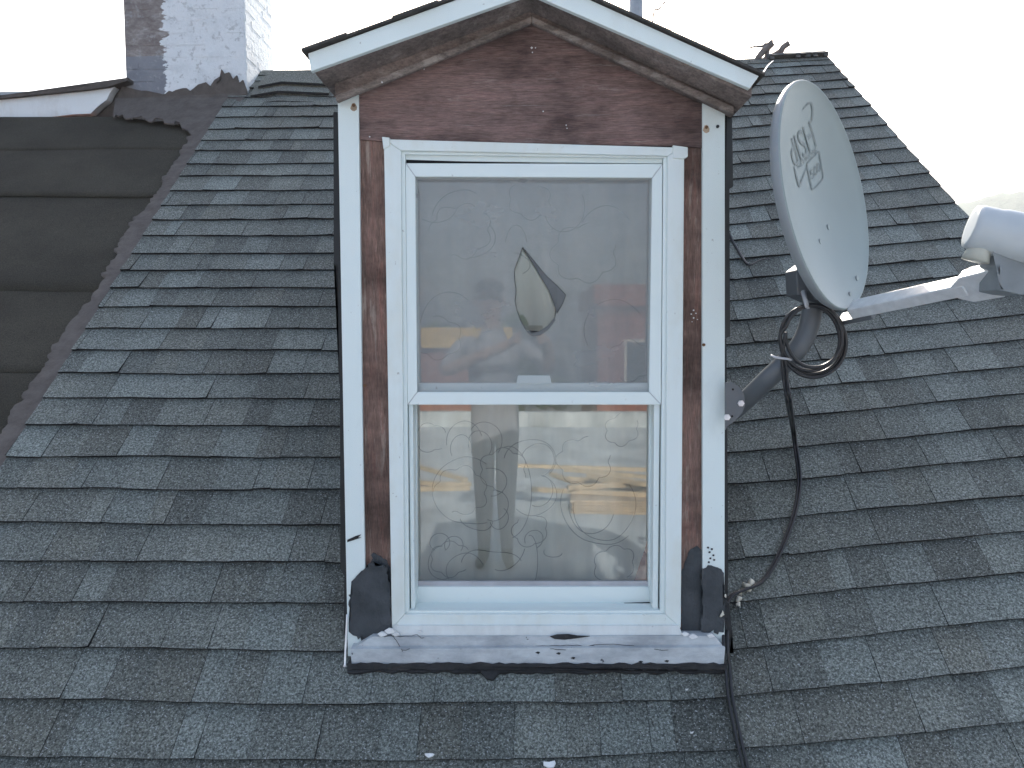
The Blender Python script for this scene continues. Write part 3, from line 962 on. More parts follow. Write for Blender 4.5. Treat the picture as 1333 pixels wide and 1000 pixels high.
# ------------------------------------------------------------------ window
bm = bmesh.new()
def ring(bm, outer, inner, Y, depth):
    """rectangular frame between two 4-point outlines, mitred corners, four separate bars"""
    for i in range(4):
        j = (i + 1) % 4
        pts = [onY(*outer[i], Y), onY(*outer[j], Y), onY(*inner[j], Y), onY(*inner[i], Y)]
        bm_prism(bm, pts, (0, depth, 0))
ring(bm, [(499.5, 181), (891, 192), (886.5, 818), (510, 818)], [(522, 196), (869, 203), (866, 800), (527, 800)], D - 0.012, 0.060)
window = bm_obj('window', bm, M_CAP, house, bevel=0.003)
tag(window, 'white vinyl sash window with a torn insect screen over its upper half')
pprism('trim_ear', [(876, 189), (895.5, 191.5), (895.5, 204), (890, 207), (876, 206)], D - 0.016, 0.02, M_CAP, window, 0.002)
pprism('trim_ear', [(497, 178), (507, 179), (507, 190), (499, 194)], D - 0.016, 0.02, M_CAP, window, 0.002)
# main frame: jambs, head, sloped sill
def bars(name, outer, inner, Y, depth, mat, bev=0.002, parent=None):
    names = ('head', 'jamb', 'sill', 'jamb')
    for i in range(4):
        j = (i + 1) % 4
        g_ = 0.25
        o1, o2, i2, i1 = [Vector((*q, 0)) for q in (outer[i], outer[j], inner[j], inner[i])]
        pix = [(q.x, q.y) for q in (o1, o2, i2, i1)]
        pprism(name + '_' + names[i] if name else names[i], pix, Y, depth, mat, parent, bev)
bars('frame', [(521.5, 196), (869.5, 203), (866.5, 800), (526.5, 800)], [(527.5, 201), (863.5, 206), (859.5, 795), (532.5, 795)], D - 0.002, 0.10, M_VINYL, 0.0015, window)
pprism('frame_head', [(528, 199), (863, 204), (862, 213), (528, 209.5)], D + 0.010, 0.05, M_VINYL, window, 0.0015)
pprism('head_gap', [(529, 208), (690, 212.8), (690, 214), (529, 212)], D + 0.009, 0.004, M_GAP, window)
# inner stops beside the lower sash
pprism('side_stop', [(532, 526), (537.5, 526), (540, 792), (535, 795)], D + 0.012, 0.08, M_VINYL, window, 0.0015)
pprism('side_stop', [(851.5, 526), (859, 526), (856.5, 795), (849.5, 792)], D + 0.012, 0.08, M_VINYL, window, 0.0015)
# sloped bottom of the frame
sb = [onY(530, 801, D - 0.002), onY(862, 801, D - 0.002), onY(853, 786, D + 0.07), onY(538, 786, D + 0.07)]
prism('frame_sill', sb, (0, 0, -0.02), M_VINYL, window)
# screen frame, mitred, over the upper half
scr_o = [(528, 212.5), (862.5, 213.5), (860.5, 527), (530.5, 527)]
scr_i = [(540.5, 230), (849, 231.5), (845, 510.5), (543, 510.5)]
bars('screen_rail', scr_o, scr_i, D + 0.000, 0.018, M_VINYL, 0.0018, window)
for (a, b) in zip(scr_o, scr_i):
    pprism('mitre_joint', [(a[0], a[1]), (a[0] + 0.7, a[1]), (b[0] + 0.7, b[1]), (b[0], b[1])], D - 0.0008, 0.002, M_TIE, window)
# insect mesh with its tear
hole = [(680, 323), (674, 340), (669.5, 352), (670, 365), (672, 378), (670.5, 392), (673, 404), (678, 418), (685, 430), (692, 437), (702, 433), (713, 426), (722, 414), (723.5, 404), (721, 392), (714, 377), (705, 362), (697, 348), (688, 334)]
YM = D + 0.010
bm = bmesh.new()
def loop_edges(bm, pix, Y):
    vs = [bm.verts.new(onY(a, b, Y)) for a, b in pix]
    return [bm.edges.new((vs[i], vs[(i + 1) % len(vs)])) for i in range(len(vs))]
ed = loop_edges(bm, [(539, 228.5), (850.5, 230), (846.5, 512), (541.5, 512)], YM) + loop_edges(bm, hole, YM)
bmesh.ops.triangle_fill(bm, use_beauty=True, use_dissolve=False, edges=ed)
screen = bm_obj('insect_screen', bm, M_MESH, window)
tag(screen, 'grey insect mesh with a leaf-shaped tear')
fl = [(680.5, 322), (688, 331), (700, 346), (712, 360), (725, 372), (736.5, 384), (733, 394), (725, 408), (723.5, 404), (721, 392), (714, 377), (705, 362), (697, 348), (688, 334)]
Vf = []
for i, (a, b) in enumerate(fl):
    inner = i >= 8
    Vf.append(onY(a, b, YM - (0.010 if inner else 0.002) - (0.004 if i in (4, 5, 6) else 0)))
bm = bmesh.new()
vs = [bm.verts.new(p) for p in Vf]
f_ = bm.faces.new(vs)
bmesh.ops.triangulate(bm, faces=[f_])
bm_obj('torn_flap', bm, M_FLAP, window)
lip = [(685, 430), (692, 438), (703, 437), (714, 429), (723, 417), (722, 413), (713, 424), (702, 431), (692, 434)]
bm = bmesh.new()
vs = [bm.verts.new(onY(a, b, YM - 0.004)) for a, b in lip]
bmesh.ops.triangulate(bm, faces=[bm.faces.new(vs)])
bm_obj('torn_flap', bm, M_FLAP, window)
tear = [onY(a, b, YM - 0.003) for a, b in hole]
tubes('torn_edge', [tear + [tear[0]], Vf[:8]], 0.0008, M_DARK, window, 5)
# upper sash behind the screen, lower sash deeper
bars('upper_sash', [(535, 222), (855, 223), (851, 513), (538, 513)], [(542.5, 232), (847, 233), (843.5, 499), (545.5, 499)], D + 0.030, 0.028, M_VINYL, 0.0015, window)
pprism('sash_lift', [(674, 489), (716, 489), (718, 500), (672, 500)], D + 0.024, 0.010, M_VINYL, window, 0.002)
pprism('glass_pane', [(541, 230), (849, 230), (845, 502), (544, 502)], D + 0.044, 0.0008, M_GLASS, window)
bars('lower_sash', [(537.5, 505), (852, 505), (851, 787), (539, 787)], [(542.5, 524), (845, 524), (844, 764), (543.5, 764)], D + 0.062, 0.03, M_VINYL, 0.002, window)
pprism('glazing_bead', [(543, 757), (845, 757), (844.5, 764.5), (543, 764.5)], D + 0.070, 0.01, M_TIE, window)
pprism('glass_pane', [(541, 516), (848, 516), (846, 766), (542, 766)], D + 0.078, 0.0008, M_GLASS, window)
pprism('paint_crack', [(541, 786.5), (640, 787.5), (748, 787), (795, 786), (846, 784.5), (846, 786.5), (795, 788.2), (748, 788.6), (640, 788.6), (541, 788)], D + 0.055, 0.004, M_GAP, window)
pprism('paint_peel', [(780, 789), (800, 786.5), (812, 789), (840, 786), (846, 787), (830, 790.5), (800, 790)], D + 0.045, 0.002, M_FLAKE, window)
for a, b, c in ((508, 822, 7), (516, 826, 5), (498, 826, 6), (547, 823, 3), (903, 829, 6), (893, 826, 5), (926, 828, 5)):
    P = [onY(a + c * (math.cos(k * 1.05) + 0.3 * math.sin(k * 3.3)), b + 0.55 * c * math.sin(k * 1.05) + 0.6 * math.cos(k * 2.7), D - 0.034) for k in range(6)]
    prism('caulk_lump', P, (0, 0.008, 0), M_FLAKE, window, 0.001)
for pts in ([(500, 829), (512, 827), (522, 829), (540, 827), (552, 831)], [(509, 826), (516, 834), (521, 842), (524, 848)], [(524, 846), (560, 843), (600, 845), (680, 842), (745, 840), (800, 843), (870, 846)], [(700, 842), (730, 846), (790, 839), (860, 845)]):
    tube('crack', [onY(p.x, p.y + 2.2 * noise.noise(Vector((p.x * 0.13, p.y, 0))) + 0.9 * noise.noise(Vector((p.x * 0.6, p.y, 5))), D - 0.0302 if p.y < 845 else D - 0.0455) for p in catmull([Vector((a, b, 0)) for a, b in pts], 8)], 0.0008, M_TAR, dormer, 5)
pprism('bare_patch', [(716, 829), (725, 826.5), (740, 826), (752, 828), (768, 828.5), (752, 831), (735, 833), (722, 832)], D - 0.0345, 0.004, M_TAR, dormer)
for a, b in ((727, 851), (746, 857), (868, 861), (834, 862), (610, 868), (700, 850), (884, 866)):
    pprism('bare_patch', [(a - 3, b), (a, b - 1.4), (a + 3, b - 0.6), (a + 1, b + 1.6)], D - 0.0475, 0.004, M_TAR, dormer)
# ------------------------------------------------------------------ curtain
YK = D + 0.155
def kp(px, py, dy=0.0):
    p = onY(px, py, YK)
    fold = 0.020 * math.sin(p.x * 23 + 0.4) + 0.010 * math.sin(p.x * 51 + p.z * 2.0) + 0.006 * math.sin(p.z * 5 + p.x * 9)
    return p + Vector((0, fold + dy, 0))
V, F = [], []
nx, nz = 90, 50
for j in range(nz + 1):
    py = 185 + (800 - 185) * j / nz
    redge = 857 - (34 * max(0, (py - 600) / 170) ** 2 if py > 600 else 0)
    for i in range(nx + 1):
        V.append(kp(527 + (redge - 527) * i / nx, py))
for j in range(nz):
    for i in range(nx):
        q = j * (nx + 1) + i
        F.append((q, q + 1, q + nx + 2, q + nx + 1))
curtain = mesh('curtain', V, F, M_CURT, None, True)
tag(curtain, 'pale sheer curtain with swirling line embroidery hanging behind the window', 'curtain')
def arc(cx, cy, rx, ry, a0, a1, n=22, spiral=1.0):
    return [(cx + rx * (1 + (spiral - 1) * i / n) * math.cos(R(a0 + (a1 - a0) * i / n)), cy + ry * (1 + (spiral - 1) * i / n) * math.sin(R(a0 + (a1 - a0) * i / n))) for i in range(n + 1)]
emb = [arc(788, 660, 42, 42, 190, -40 + 0, 26, 1.0), arc(770, 655, 30, 38, 180, 20, 20), arc(790, 655, 60, 52, 200, 60, 26),
       arc(700, 600, 22, 22, 200, 430, 24), arc(702, 640, 18, 20, 280, 480, 20), arc(690, 600, 34, 28, 190, 400, 24), arc(695, 645, 30, 26, 290, 500, 20),
       arc(610, 640, 48, 44, 60, 300, 30), arc(600, 585, 14, 18, 150, 380, 16), arc(625, 578, 16, 18, 160, 400, 16), arc(605, 575, 24, 26, 170, 340, 18), arc(632, 572, 22, 24, 210, 400, 18),
       arc(640, 625, 20, 18, 250, 450, 18), arc(642, 655, 20, 20, 270, 470, 18), arc(620, 675, 22, 16, 0, 170, 16), arc(650, 672, 12, 14, 300, 520, 16), arc(662, 640, 30, 60, 260, 440, 20),
       arc(572, 708, 13, 12, 120, 420, 20), arc(590, 712, 12, 12, 150, 400, 18), arc(575, 735, 18, 22, 270, 60, 14), arc(640, 735, 40, 20, 180, 345, 20), arc(606, 745, 26, 22, 150, 330, 18), arc(695, 702, 12, 12, 160, 430, 18), arc(690, 730, 10, 34, 260, 430, 16), arc(720, 720, 12, 8, 10, 200, 12), arc(655, 700, 30, 40, 20, 110, 14),
       arc(600, 300, 40, 55, 200, 300, 18), arc(615, 310, 30, 25, 320, 460, 18), arc(735, 270, 26, 32, 330, 540, 22), arc(672, 320, 14, 26, 190, 350, 18), arc(650, 345, 40, 18, 300, 400, 14), arc(790, 300, 34, 30, 200, 330, 18), arc(565, 260, 30, 30, 20, 120, 14), arc(800, 430, 40, 40, 150, 330, 20), arc(585, 430, 38, 50, 190, 330, 20)]
for cx_, cy_, rr_, n_ in ((600, 640, 30, 7), (655, 610, 26, 6), (585, 730, 22, 6), (760, 600, 30, 7), (800, 735, 24, 6), (690, 690, 20, 5), (560, 570, 18, 5), (810, 560, 20, 6), (600, 300, 34, 7), (760, 330, 36, 7), (690, 260, 24, 6), (820, 470, 26, 6), (570, 440, 26, 6)):
    emb.append([(cx_ + (rr_ * (1 + 0.22 * abs(math.sin(n_ * a / 2)))) * math.cos(a), cy_ + (rr_ * (1 + 0.22 * abs(math.sin(n_ * a / 2)))) * 0.9 * math.sin(a)) for a in [R(d_) + cx_ for d_ in range(0, 300, 6)]])
E_ = []
for c_ in emb:
    E_.append([kp(a, b, -0.0015) for a, b in c_])
tubes('embroidery', E_, 0.0011, M_EMB, curtain, 5)

# ------------------------------------------------------------------ satellite dish
dish = thing('satellite_dish', 'grey satellite dish on a bent mast bolted to the dormer corner', 'satellite dish', onY(965, 525, D))
YD = 1.93                                  # distance of the dish from the camera plane
dc = onY(1078, 255, YD)                  # centre of the rim
view = (dc - CAM).normalized()
wmaj = (rt * math.sin(R(12)) - up * math.cos(R(12)))
wmaj = (wmaj - view * wmaj.dot(view)).normalized()       # down the face in the picture
side = wmaj.cross(view).normalized()
if side.dot(rt) < 0: side = -side
CA = 0.322
nrm = (side * math.sqrt(1 - CA * CA) - view * CA).normalized()     # outward boresight
uu = (side * CA + view * math.sqrt(1 - CA * CA)).normalized()     # across the face
RH = 144.5 / FPX * YD * 1.0                # half height
RW = RH * 0.94                             # half width
bulge = 0.055
def dish_pt(a, rr, back=0.0):
    x, y = math.cos(a) * RW * rr, math.sin(a) * RH * rr
    depth = -bulge * (1 - rr * rr)
    return dc + uu * x + wmaj * y + nrm * (depth - back)
def dish_uv(x, y, lift=0.0):
    rr2 = (x / RW) ** 2 + (y / RH) ** 2
    return dc + uu * x + wmaj * y + nrm * (-bulge * (1 - rr2) + lift)
V, F, MI = [], [], []
na, nr_ = 72, 14
for j in range(nr_ + 1):
    for i in range(na):
        V.append(dish_pt(2 * math.pi * i / na, max(0.001, j / nr_)))
for j in range(nr_):
    for i in range(na):
        i2 = (i + 1) % na
        F.append((j * na + i, j * na + i2, (j + 1) * na + i2, (j + 1) * na + i)); MI.append(0)
# rolled rim then the back skin
prev = nr_ * na
for rr, dz, mi in ((1.008, 0.0015, 0), (1.018, -0.002, 0), (1.02, -0.007, 1), (1.012, -0.016, 1), (0.985, -0.026, 1), (0.94, -0.030, 1)):
    st = len(V)
    for i in range(na):
        a = 2 * math.pi * i / na
        V.append(dc + uu * math.cos(a) * RW * rr + wmaj * math.sin(a) * RH * rr + nrm * dz)
    for i in range(na):
        i2 = (i + 1) % na
        F.append((prev + i, prev + i2, st + i2, st + i)); MI.append(mi)
    prev = st
for j in range(6):
    rr = 0.9 * (1 - j / 6)
    st = len(V)
    for i in range(na):
        V.append(dish_pt(2 * math.pi * i / na, max(rr, 0.001), 0.022))
    for i in range(na):
        i2 = (i + 1) % na
        F.append((prev + i, prev + i2, st + i2, st + i)); MI.append(1)
    prev = st
refl = mesh('reflector', V, F, None, dish, True, mats=[M_DISH, M_DISHB], midx=MI)

def pix_uv(px, py):
    d = ray(px, py)
    p = CAM + d * ((dc - CAM).dot(nrm) / d.dot(nrm))
    for _ in range(6):
        q = p - dc
        x, y = q.dot(uu), q.dot(wmaj)
        tgt = -bulge * (1 - (x / RW) ** 2 - (y / RH) ** 2)
        p = CAM + d * ((dc + nrm * tgt - CAM).dot(nrm) / d.dot(nrm))
    q = p - dc
    return q.dot(uu), q.dot(wmaj)
# faded printed lettering on the face
def letter_mesh(txt, o_px, x_px, y_px, name):
    """lettering whose baseline runs along x_px and whose capitals reach up y_px, wrapped on the bowl"""
    cu = bpy.data.curves.new('lettering_curve', 'FONT')
    cu.body = txt
    cu.size = 1.0
    cu.resolution_u = 4
    o = bpy.data.objects.new('lettering_source', cu)
    COL.objects.link(o)
    dg = bpy.context.evaluated_depsgraph_get()
    me = bpy.data.meshes.new_from_object(o.evaluated_get(dg))
    bpy.data.objects.remove(o)
    bpy.data.curves.remove(cu)
    bm = bmesh.new()
    bm.from_mesh(me)
    bmesh.ops.triangulate(bm, faces=bm.faces[:])
    W = max(v.co.x for v in bm.verts); Hc = max(v.co.y for v in bm.verts)
    for v in bm.verts:
        a, b = v.co.x / W, v.co.y / Hc
        v.co = dish_uv(*pix_uv(o_px[0] + x_px[0] * a + y_px[0] * b, o_px[1] + x_px[1] * a + y_px[1] * b), 0.0016)
    bm.to_mesh(me); bm.free()
    me.materials.clear()
    me.materials.append(M_INK)
    return link(bpy.data.objects.new(name, me), refl)
def stroke(pts, wdt, name):
    P = catmull([Vector((a, b, 0)) for a, b in pts], 6)
    V, F = [], []
    for i, p in enumerate(P):
        t = (P[min(i + 1, len(P) - 1)] - P[max(0, i - 1)]).normalized()
        nn = Vector((-t.y, t.x, 0))
        ww = wdt if not callable(wdt) else wdt(i / (len(P) - 1))
        for s_ in (-1, 1):
            q = p + nn * s_ * ww / 2
            V.append(dish_uv(*pix_uv(q.x, q.y), 0.0016))
    for i in range(len(P) - 1):
        F.append((2 * i, 2 * i + 2, 2 * i + 3, 2 * i + 1))
    return mesh(name, V, F, M_INK, refl)
letter_mesh('dISH', (1033, 219), (30, -29), (-9.5, -33), 'lettering')
letter_mesh('NETWORK', (1038.5, 221), (25, -24.5), (-1.6, -5.6), 'lettering')
letter_mesh('500', (1056, 234.5), (12.5, -13), (-2.8, -11), 'lettering')
box_px = [(1051, 221), (1050.5, 214), (1055, 208), (1060, 203.5), (1066, 197), (1067.5, 206), (1070, 219), (1071.5, 231), (1067, 238), (1057.5, 246.5), (1055, 238), (1051, 221)]
stroke(box_px, 1.7, 'emblem')
stroke([(1033.5, 217), (1037, 232), (1040.5, 243), (1043, 236), (1049.5, 218)], lambda f: 0.5 + 2.0 * math.sin(math.pi * min(1, 0.1 + 0.9 * f)), 'emblem')
stroke([(1045, 143), (1050, 137), (1055, 134), (1057.5, 142), (1057, 154), (1054, 162)], lambda f: 0.6 + 2.0 * math.sin(math.pi * min(1, 0.1 + 0.85 * f)), 'emblem')
# bolt heads in the face
for a, b in ((1078.5, 296), (1068, 315), (1116.5, 363), (1107, 384)):
    u_, v_ = pix_uv(a, b)
    c_ = dish_uv(u_, v_, 0)
    V, F = tube_data([c_ - nrm * 0.002, c_ + nrm * 0.0006], 0.0085, 14)
    bo = mesh('bolt', V, F, M_DISHB, refl)
    V, F = tube_data([c_, c_ + nrm * 0.0014], 0.0066, 14)
    mesh('bolt_head', V, F, M_DISH, refl)
c_ = dc + uu * RW * -1.02 * math.cos(0.25) + wmaj * RH * -0.25
# feed arm
low = dc + wmaj * RH * 0.985 - nrm * 0.012
arm_a = onY(1110, 403, YD - 0.005)
arm_b = onY(1302, 362, YD - 0.30)
ad = (arm_b - arm_a).normalized()
asid = Vector((0, -1, 0)); asid = (asid - ad * asid.dot(ad)).normalized()
aup = ad.cross(asid)
if aup.z < 0: aup = -aup
def barbox(bm, p, q, w_, h_):
    d = (q - p)
    pts = [p + asid * sx * w_ / 2 + aup * sz * h_ / 2 for sx, sz in ((-1, -1), (1, -1), (1, 1), (-1, 1))]
    bm_prism(bm, pts, d)
tw = R(64)                                # the arm is twisted so that a broad face looks up at the sky
asid, aup = asid * math.cos(tw) + aup * math.sin(tw), aup * math.cos(tw) - asid * math.sin(tw)
bm = bmesh.new()
barbox(bm, arm_a, arm_a + ad * (arm_b - arm_a).length * 0.82, 0.030, 0.042)
arm = bm_obj('feed_arm', bm, M_GALV, dish, bevel=0.004)
bm = bmesh.new()
barbox(bm, arm_a - ad * 0.05 - asid * 0.022, arm_a + ad * 0.05 - asid * 0.022, 0.012, 0.04)
bm_obj('arm_bracket', bm, M_MAST, dish, bevel=0.003)
L_ = (arm_b - arm_a).length
bm = bmesh.new()
p0_, p1_ = arm_a + ad * L_ * 0.74, arm_b
prof_ = [(-0.016, 0.0), (0.016, 0.0), (0.034, 0.30), (0.036, 1.0), (-0.036, 1.0), (-0.034, 0.30)]
pts = [p0_ + (p1_ - p0_) * f + asid * s_ + aup * 0.010 for s_, f in prof_]
bm_prism(bm, pts, -aup * 0.030)
bm_obj('arm_cradle', bm, M_GALV, dish, bevel=0.003)
rimp = [p0_ + (p1_ - p0_) * f + asid * s_ + aup * 0.014 for s_, f in ((0.030, 0.40), (0.030, 0.95), (-0.030, 0.95), (-0.030, 0.40))]
tube('cradle_lip', rimp, 0.003, M_GALV, arm)
V, F = tube_data([p0_ + ad * -0.01 + aup * 0.010, p0_ + ad * -0.01 + aup * 0.018], 0.007, 10)
mesh('bolt', V, F, M_MAST, arm)
# receiver head: block on the arm end, horn looking back at the dish
YLN = YD - 0.36
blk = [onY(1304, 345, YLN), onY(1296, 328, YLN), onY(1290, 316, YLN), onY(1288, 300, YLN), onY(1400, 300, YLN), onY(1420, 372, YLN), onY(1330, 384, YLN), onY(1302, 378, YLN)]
prism('receiver_body', blk, (0, 0.075, 0), plain('dark_grey_plastic', (0.20, 0.22, 0.23), 0.45), dish, 0.008, False)  # block in a darker grey than the horn
hc0, hc1 = onY(1263, 295, YLN + 0.03), onY(1420, 330, YLN - 0.02)
hd = (hc1 - hc0).normalized()
prof = [(0.0, 0.030), (0.001, 0.0425), (0.012, 0.0455), (0.045, 0.0455), (0.052, 0.0475), (0.058, 0.048), (0.10, 0.0485), (0.235, 0.0485), (0.24, 0.03)]
tube('receiver_horn', [hc0 + hd * a for a, b in prof], [b for a, b in prof], M_LNB, dish, 40)
V, F = tube_data([hc0 + hd * 0.022 - Vector((0, 0.0, 0.03)), hc0 + hd * 0.012 - Vector((0, 0, 0.066))], [0.020, 0.026], 20)
mesh('horn_skirt', V, F, plain('cream_plastic', (0.46, 0.46, 0.40), 0.5), dish, True)
# mast: swaged tube from the foot, bent upward to the back of the dish
YMs = D - 0.05
mp = [onY(954, 536, D + 0.03), onY(972, 520, D + 0.0), onY(1000, 493, YMs - 0.03), onY(1026, 468, YMs - 0.05), onY(1042, 449, YMs - 0.06), onY(1052, 428, YMs - 0.06), onY(1057, 405, YMs - 0.06), onY(1060, 380, YMs - 0.06), onY(1063, 350, YMs - 0.06)]
tube('mast', catmull(mp, 6), 0.0255, M_MAST, dish, 20)
# clamp bracket behind the reflector
bk = dc + wmaj * RH * 0.70 - nrm * 0.075
bm = bmesh.new()
q0 = onY(1046, 345, YMs - 0.09)
bm_prism(bm, [onY(1036, 352, YMs - 0.10), onY(1052, 340, YMs - 0.10), onY(1080, 380, YMs - 0.10), onY(1070, 398, YMs - 0.10), onY(1038, 384, YMs - 0.10)], (0, 0.085, 0))
bm_obj('clamp_bracket', bm, M_MAST, dish, bevel=0.004)
bm = bmesh.new()
bm_prism(bm, [dc + wmaj * RH * 0.45 - nrm * 0.06 + uu * 0.07, dc + wmaj * RH * 0.45 - nrm * 0.06 - uu * 0.07, dc + wmaj * RH * 0.86 - nrm * 0.03 - uu * 0.07, dc + wmaj * RH * 0.86 - nrm * 0.03 + uu * 0.07], -nrm * 0.03)
bm_obj('back_plate', bm, M_MAST, dish, bevel=0.003)
V, F = tube_data([onY(1046, 380, YMs - 0.10), onY(1050, 400, YMs - 0.14)], [0.007, 0.004], 8)
mesh('grounding_lug', V, F, M_TIE, dish, True)
# foot plate on the dormer corner
plate = [(943, 499), (952, 497), (962, 503), (969, 514), (970, 527), (966, 538), (957, 548), (947, 555), (944.5, 560), (944.5, 499)]
pl = pprism('foot_plate', plate, D - 0.045, 0.010, M_MAST, dish, 0.002)
for a, b in ((964, 525), (946, 543)):
    P = onY(a, b, D - 0.045)
    V, F = tube_data([P, P + Vector((0, -0.008, 0))], 0.0085, 6)
    mesh('bolt', V, F, M_GALV, pl)
    V, F = tube_data([P + Vector((0, -0.008, 0)), P + Vector((0, -0.014, 0))], 0.0045, 8)
    mesh('bolt', V, F, M_GALV, pl)
for a, b in ((954, 507), (953, 542)):
    P = onY(a, b, D - 0.0455)
    V, F = tube_data([P, P + Vector((0, -0.001, 0))], 0.003, 8)
    mesh('bolt_hole', V, F, M_GAP, pl)

# ------------------------------------------------------------------ cables
Yc_ = YMs - 0.10
coil = []
for lp in range(4):
    ox, oy, k_ = (0, 1.5, -2.5, 2.5)[lp], (0, 2, -1.5, -4)[lp], (1.0, 1.05, 0.94, 0.9)[lp]
    for i in range(28):
        a = R(200 + 360 * i / 28)
        coil.append(onY(1057 + ox + 41 * k_ * math.cos(a) * (1 + 0.03 * math.sin(2 * a)), 442 + oy + 45 * k_ * math.sin(a), Yc_ - 0.006 * lp + 0.012 * math.sin(a)))
tail_px = [(1018, 470, 0), (1021, 500, 0.02), (1025, 525, 0.03)]
tail = [onY(a, b, Yc_ + c) for a, b, c in tail_px] + [onR(1031, 560, 0.10), onR(1036, 595, 0.045)] + [onR(a, b, 0.024) for a, b in ((1039, 628), (1033, 668), (1017, 712), (1000, 745), (985, 761), (962, 770), (949, 778))]
down = [onR(948, 800, 0.035), onY(947, 840, D - 0.03), onR(950, 870, 0.03), onR(953, 905, 0.024), onR(962, 950, 0.023), onR(974, 1002, 0.023), onR(990, 1060, 0.022)]
cable = tube('coaxial_cable', catmull(coil + tail + down, 3), 0.0046, M_CABLE, None, 8)
tag(cable, 'black cable coiled at the dish mast and trailing down the shingles beside the dormer', 'cable')
off = Vector((0.007, -0.004, 0.003))
c2 = [onY(1022, 472, Yc_)] + [p + off for p in tail] + [p + Vector((-0.011, 0, 0)) for p in down]
tube('second_strand', catmull(c2, 3), 0.0042, M_CABLE, cable, 8)
tie = [onY(1004, 463, Yc_ - 0.012), onY(1009, 465, Yc_ - 0.022), onY(1017, 466.5, Yc_ - 0.026), onY(1025, 467.5, Yc_ - 0.022), onY(1030, 469, Yc_)]
tube('cable_tie', catmull(tie, 4), 0.0030, M_TIE, cable, 8)
tube('cable_tie', catmull([onY(1046, 384, Yc_ - 0.01), onY(1050, 392, Yc_ - 0.03), onY(1052, 402, Yc_ - 0.03)], 4), 0.0035, M_TIE, cable, 8)
wire = tube('loose_wire', catmull([onR(948, 303, 0.05), onR(954, 315, 0.03), onR(962, 328, 0.02), onR(971, 342, 0.02), onR(977, 345, 0.024), onR(985, 341, 0.026), onR(992, 338, 0.024), onR(1001, 336.5, 0.02)], 5), [0.0065 if i < 18 else 0.0032 for i in range(36)], M_CABLE, None, 8)
tag(wire, 'short loose black wire end lying on shingles beside the dormer corner board', 'wire')
gw = tube('guy_wire', catmull([onY(984, 103, D - 0.15), onY(993, 95, 2.7), onY(1001, 84, 3.9), onR(1007, 79, 0.03)], 6), 0.0025, M_GALV, None, 6)
tag(gw, 'thin pale wire running from the dormer eave up to the ridge', 'wire')

# sealant lumps where the cable enters the dormer side
lump_spots = [(978, 758, 5), (973, 765, 4.5), (969, 762, 3), (964, 772, 3), (961, 780, 3.5), (962, 787, 3), (940, 800, 4), (944, 777, 2)]
fo = thing('sealant', 'crumbly cream sealant lumps stuck where the cable meets the dormer', 'sealant', onR(970, 770, 0.01))
for a, b, s_ in lump_spots:
    bm = bmesh.new()
    m_ = Matrix.Translation(onR(a, b, 0.022) if a > 950 else onY(a, b, D - 0.012))
    o_ = bmesh.ops.create_icosphere(bm, subdivisions=2, radius=s_ / FPX * 2.1, matrix=m_)
    for v in o_['verts']:
        v.co += Vector((noise.noise(v.co * 75), noise.noise(v.co * 75 + Vector((9, 0, 0))), noise.noise(v.co * 75 + Vector((0, 9, 0))))) * 0.008 * s_ / 3.5
    bm_obj('sealant_lump', bm, M_FOAM, fo, True)
# bright bent strip of metal at the left corner board foot
sm = tube('metal_sliver', catmull([onY(452, 800, D - 0.02), onY(450.5, 830, D - 0.03), onY(449.5, 850, D - 0.04), onY(449, 868, D - 0.05)], 5), [0.003] * 15 + [0.006], M_GALV, dormer, 6)

# paint flakes on the shingles
for a, b, s_, lab in ((560, 986, 5.5, 'curled pale paint flake on the shingles below the window'), (716, 998, 9, 'flat white paint scrap lying low on the shingles below the window'), (899, 957, 2.2, 'tiny white flake on shingles below the right end of the sill'), (893, 901, 1.8, 'tiny white speck on shingles just under the tar line')):
    bm = bmesh.new()
    n = 7
    pts = []
    rr_ = random.Random(a)
    for k in range(n):
        an = 2 * math.pi * k / n
        x_, t_ = rt_xy(a + s_ * math.cos(an) * rr_.uniform(0.7, 1.3), b + 0.5 * s_ * math.sin(an) * rr_.uniform(0.7, 1.3))
        pts.append(roofp(x_, t_, 0.019 + 0.004 * math.cos(an * 2)))
    bm_prism(bm, pts, -RN * 0.006)
    o_ = bm_obj('paint_flake', bm, M_FLAKE)
    tag(o_, lab, 'paint flake', 'paint flakes on the shingles')

# ------------------------------------------------------------------ things on the ridge
M_STICK = plain('weathered_grey_wood', (0.17, 0.145, 0.13), 0.9, var=0.3, scale=25)
YS = roofp(0, T_TOP(1.2), 0).y + 0.06
def stick(pa, pb, r0, r1, lab):
    a, b = onY(*pa, YS), onY(*pb, YS)
    n = 6
    P = [a.lerp(b, i / n) + Vector((rnd.uniform(-0.006, 0.006), rnd.uniform(-0.01, 0.01), rnd.uniform(-0.006, 0.006))) for i in range(n + 1)]
    o = tube('wood_stick', P, [r0 + (r1 - r0) * i / n for i in range(n + 1)], M_STICK, None, 9)
    tag(o, lab, 'stick', 'weathered sticks jutting from the ridge')
stick((979, 86), (1004, 55), 0.018, 0.024, 'thick leaning stick on the ridge with a wispy twig at its top')
stick((996, 84), (1026, 57), 0.024, 0.020, 'blunt thick stick leaning away from the others on the ridge')
stick((994, 86), (1004, 53), 0.020, 0.010, 'short upright stick between two leaning sticks on the ridge')
stick((1002, 58), (973, 63), 0.011, 0.004, 'thin twig reaching sideways from the stick tops on the ridge')
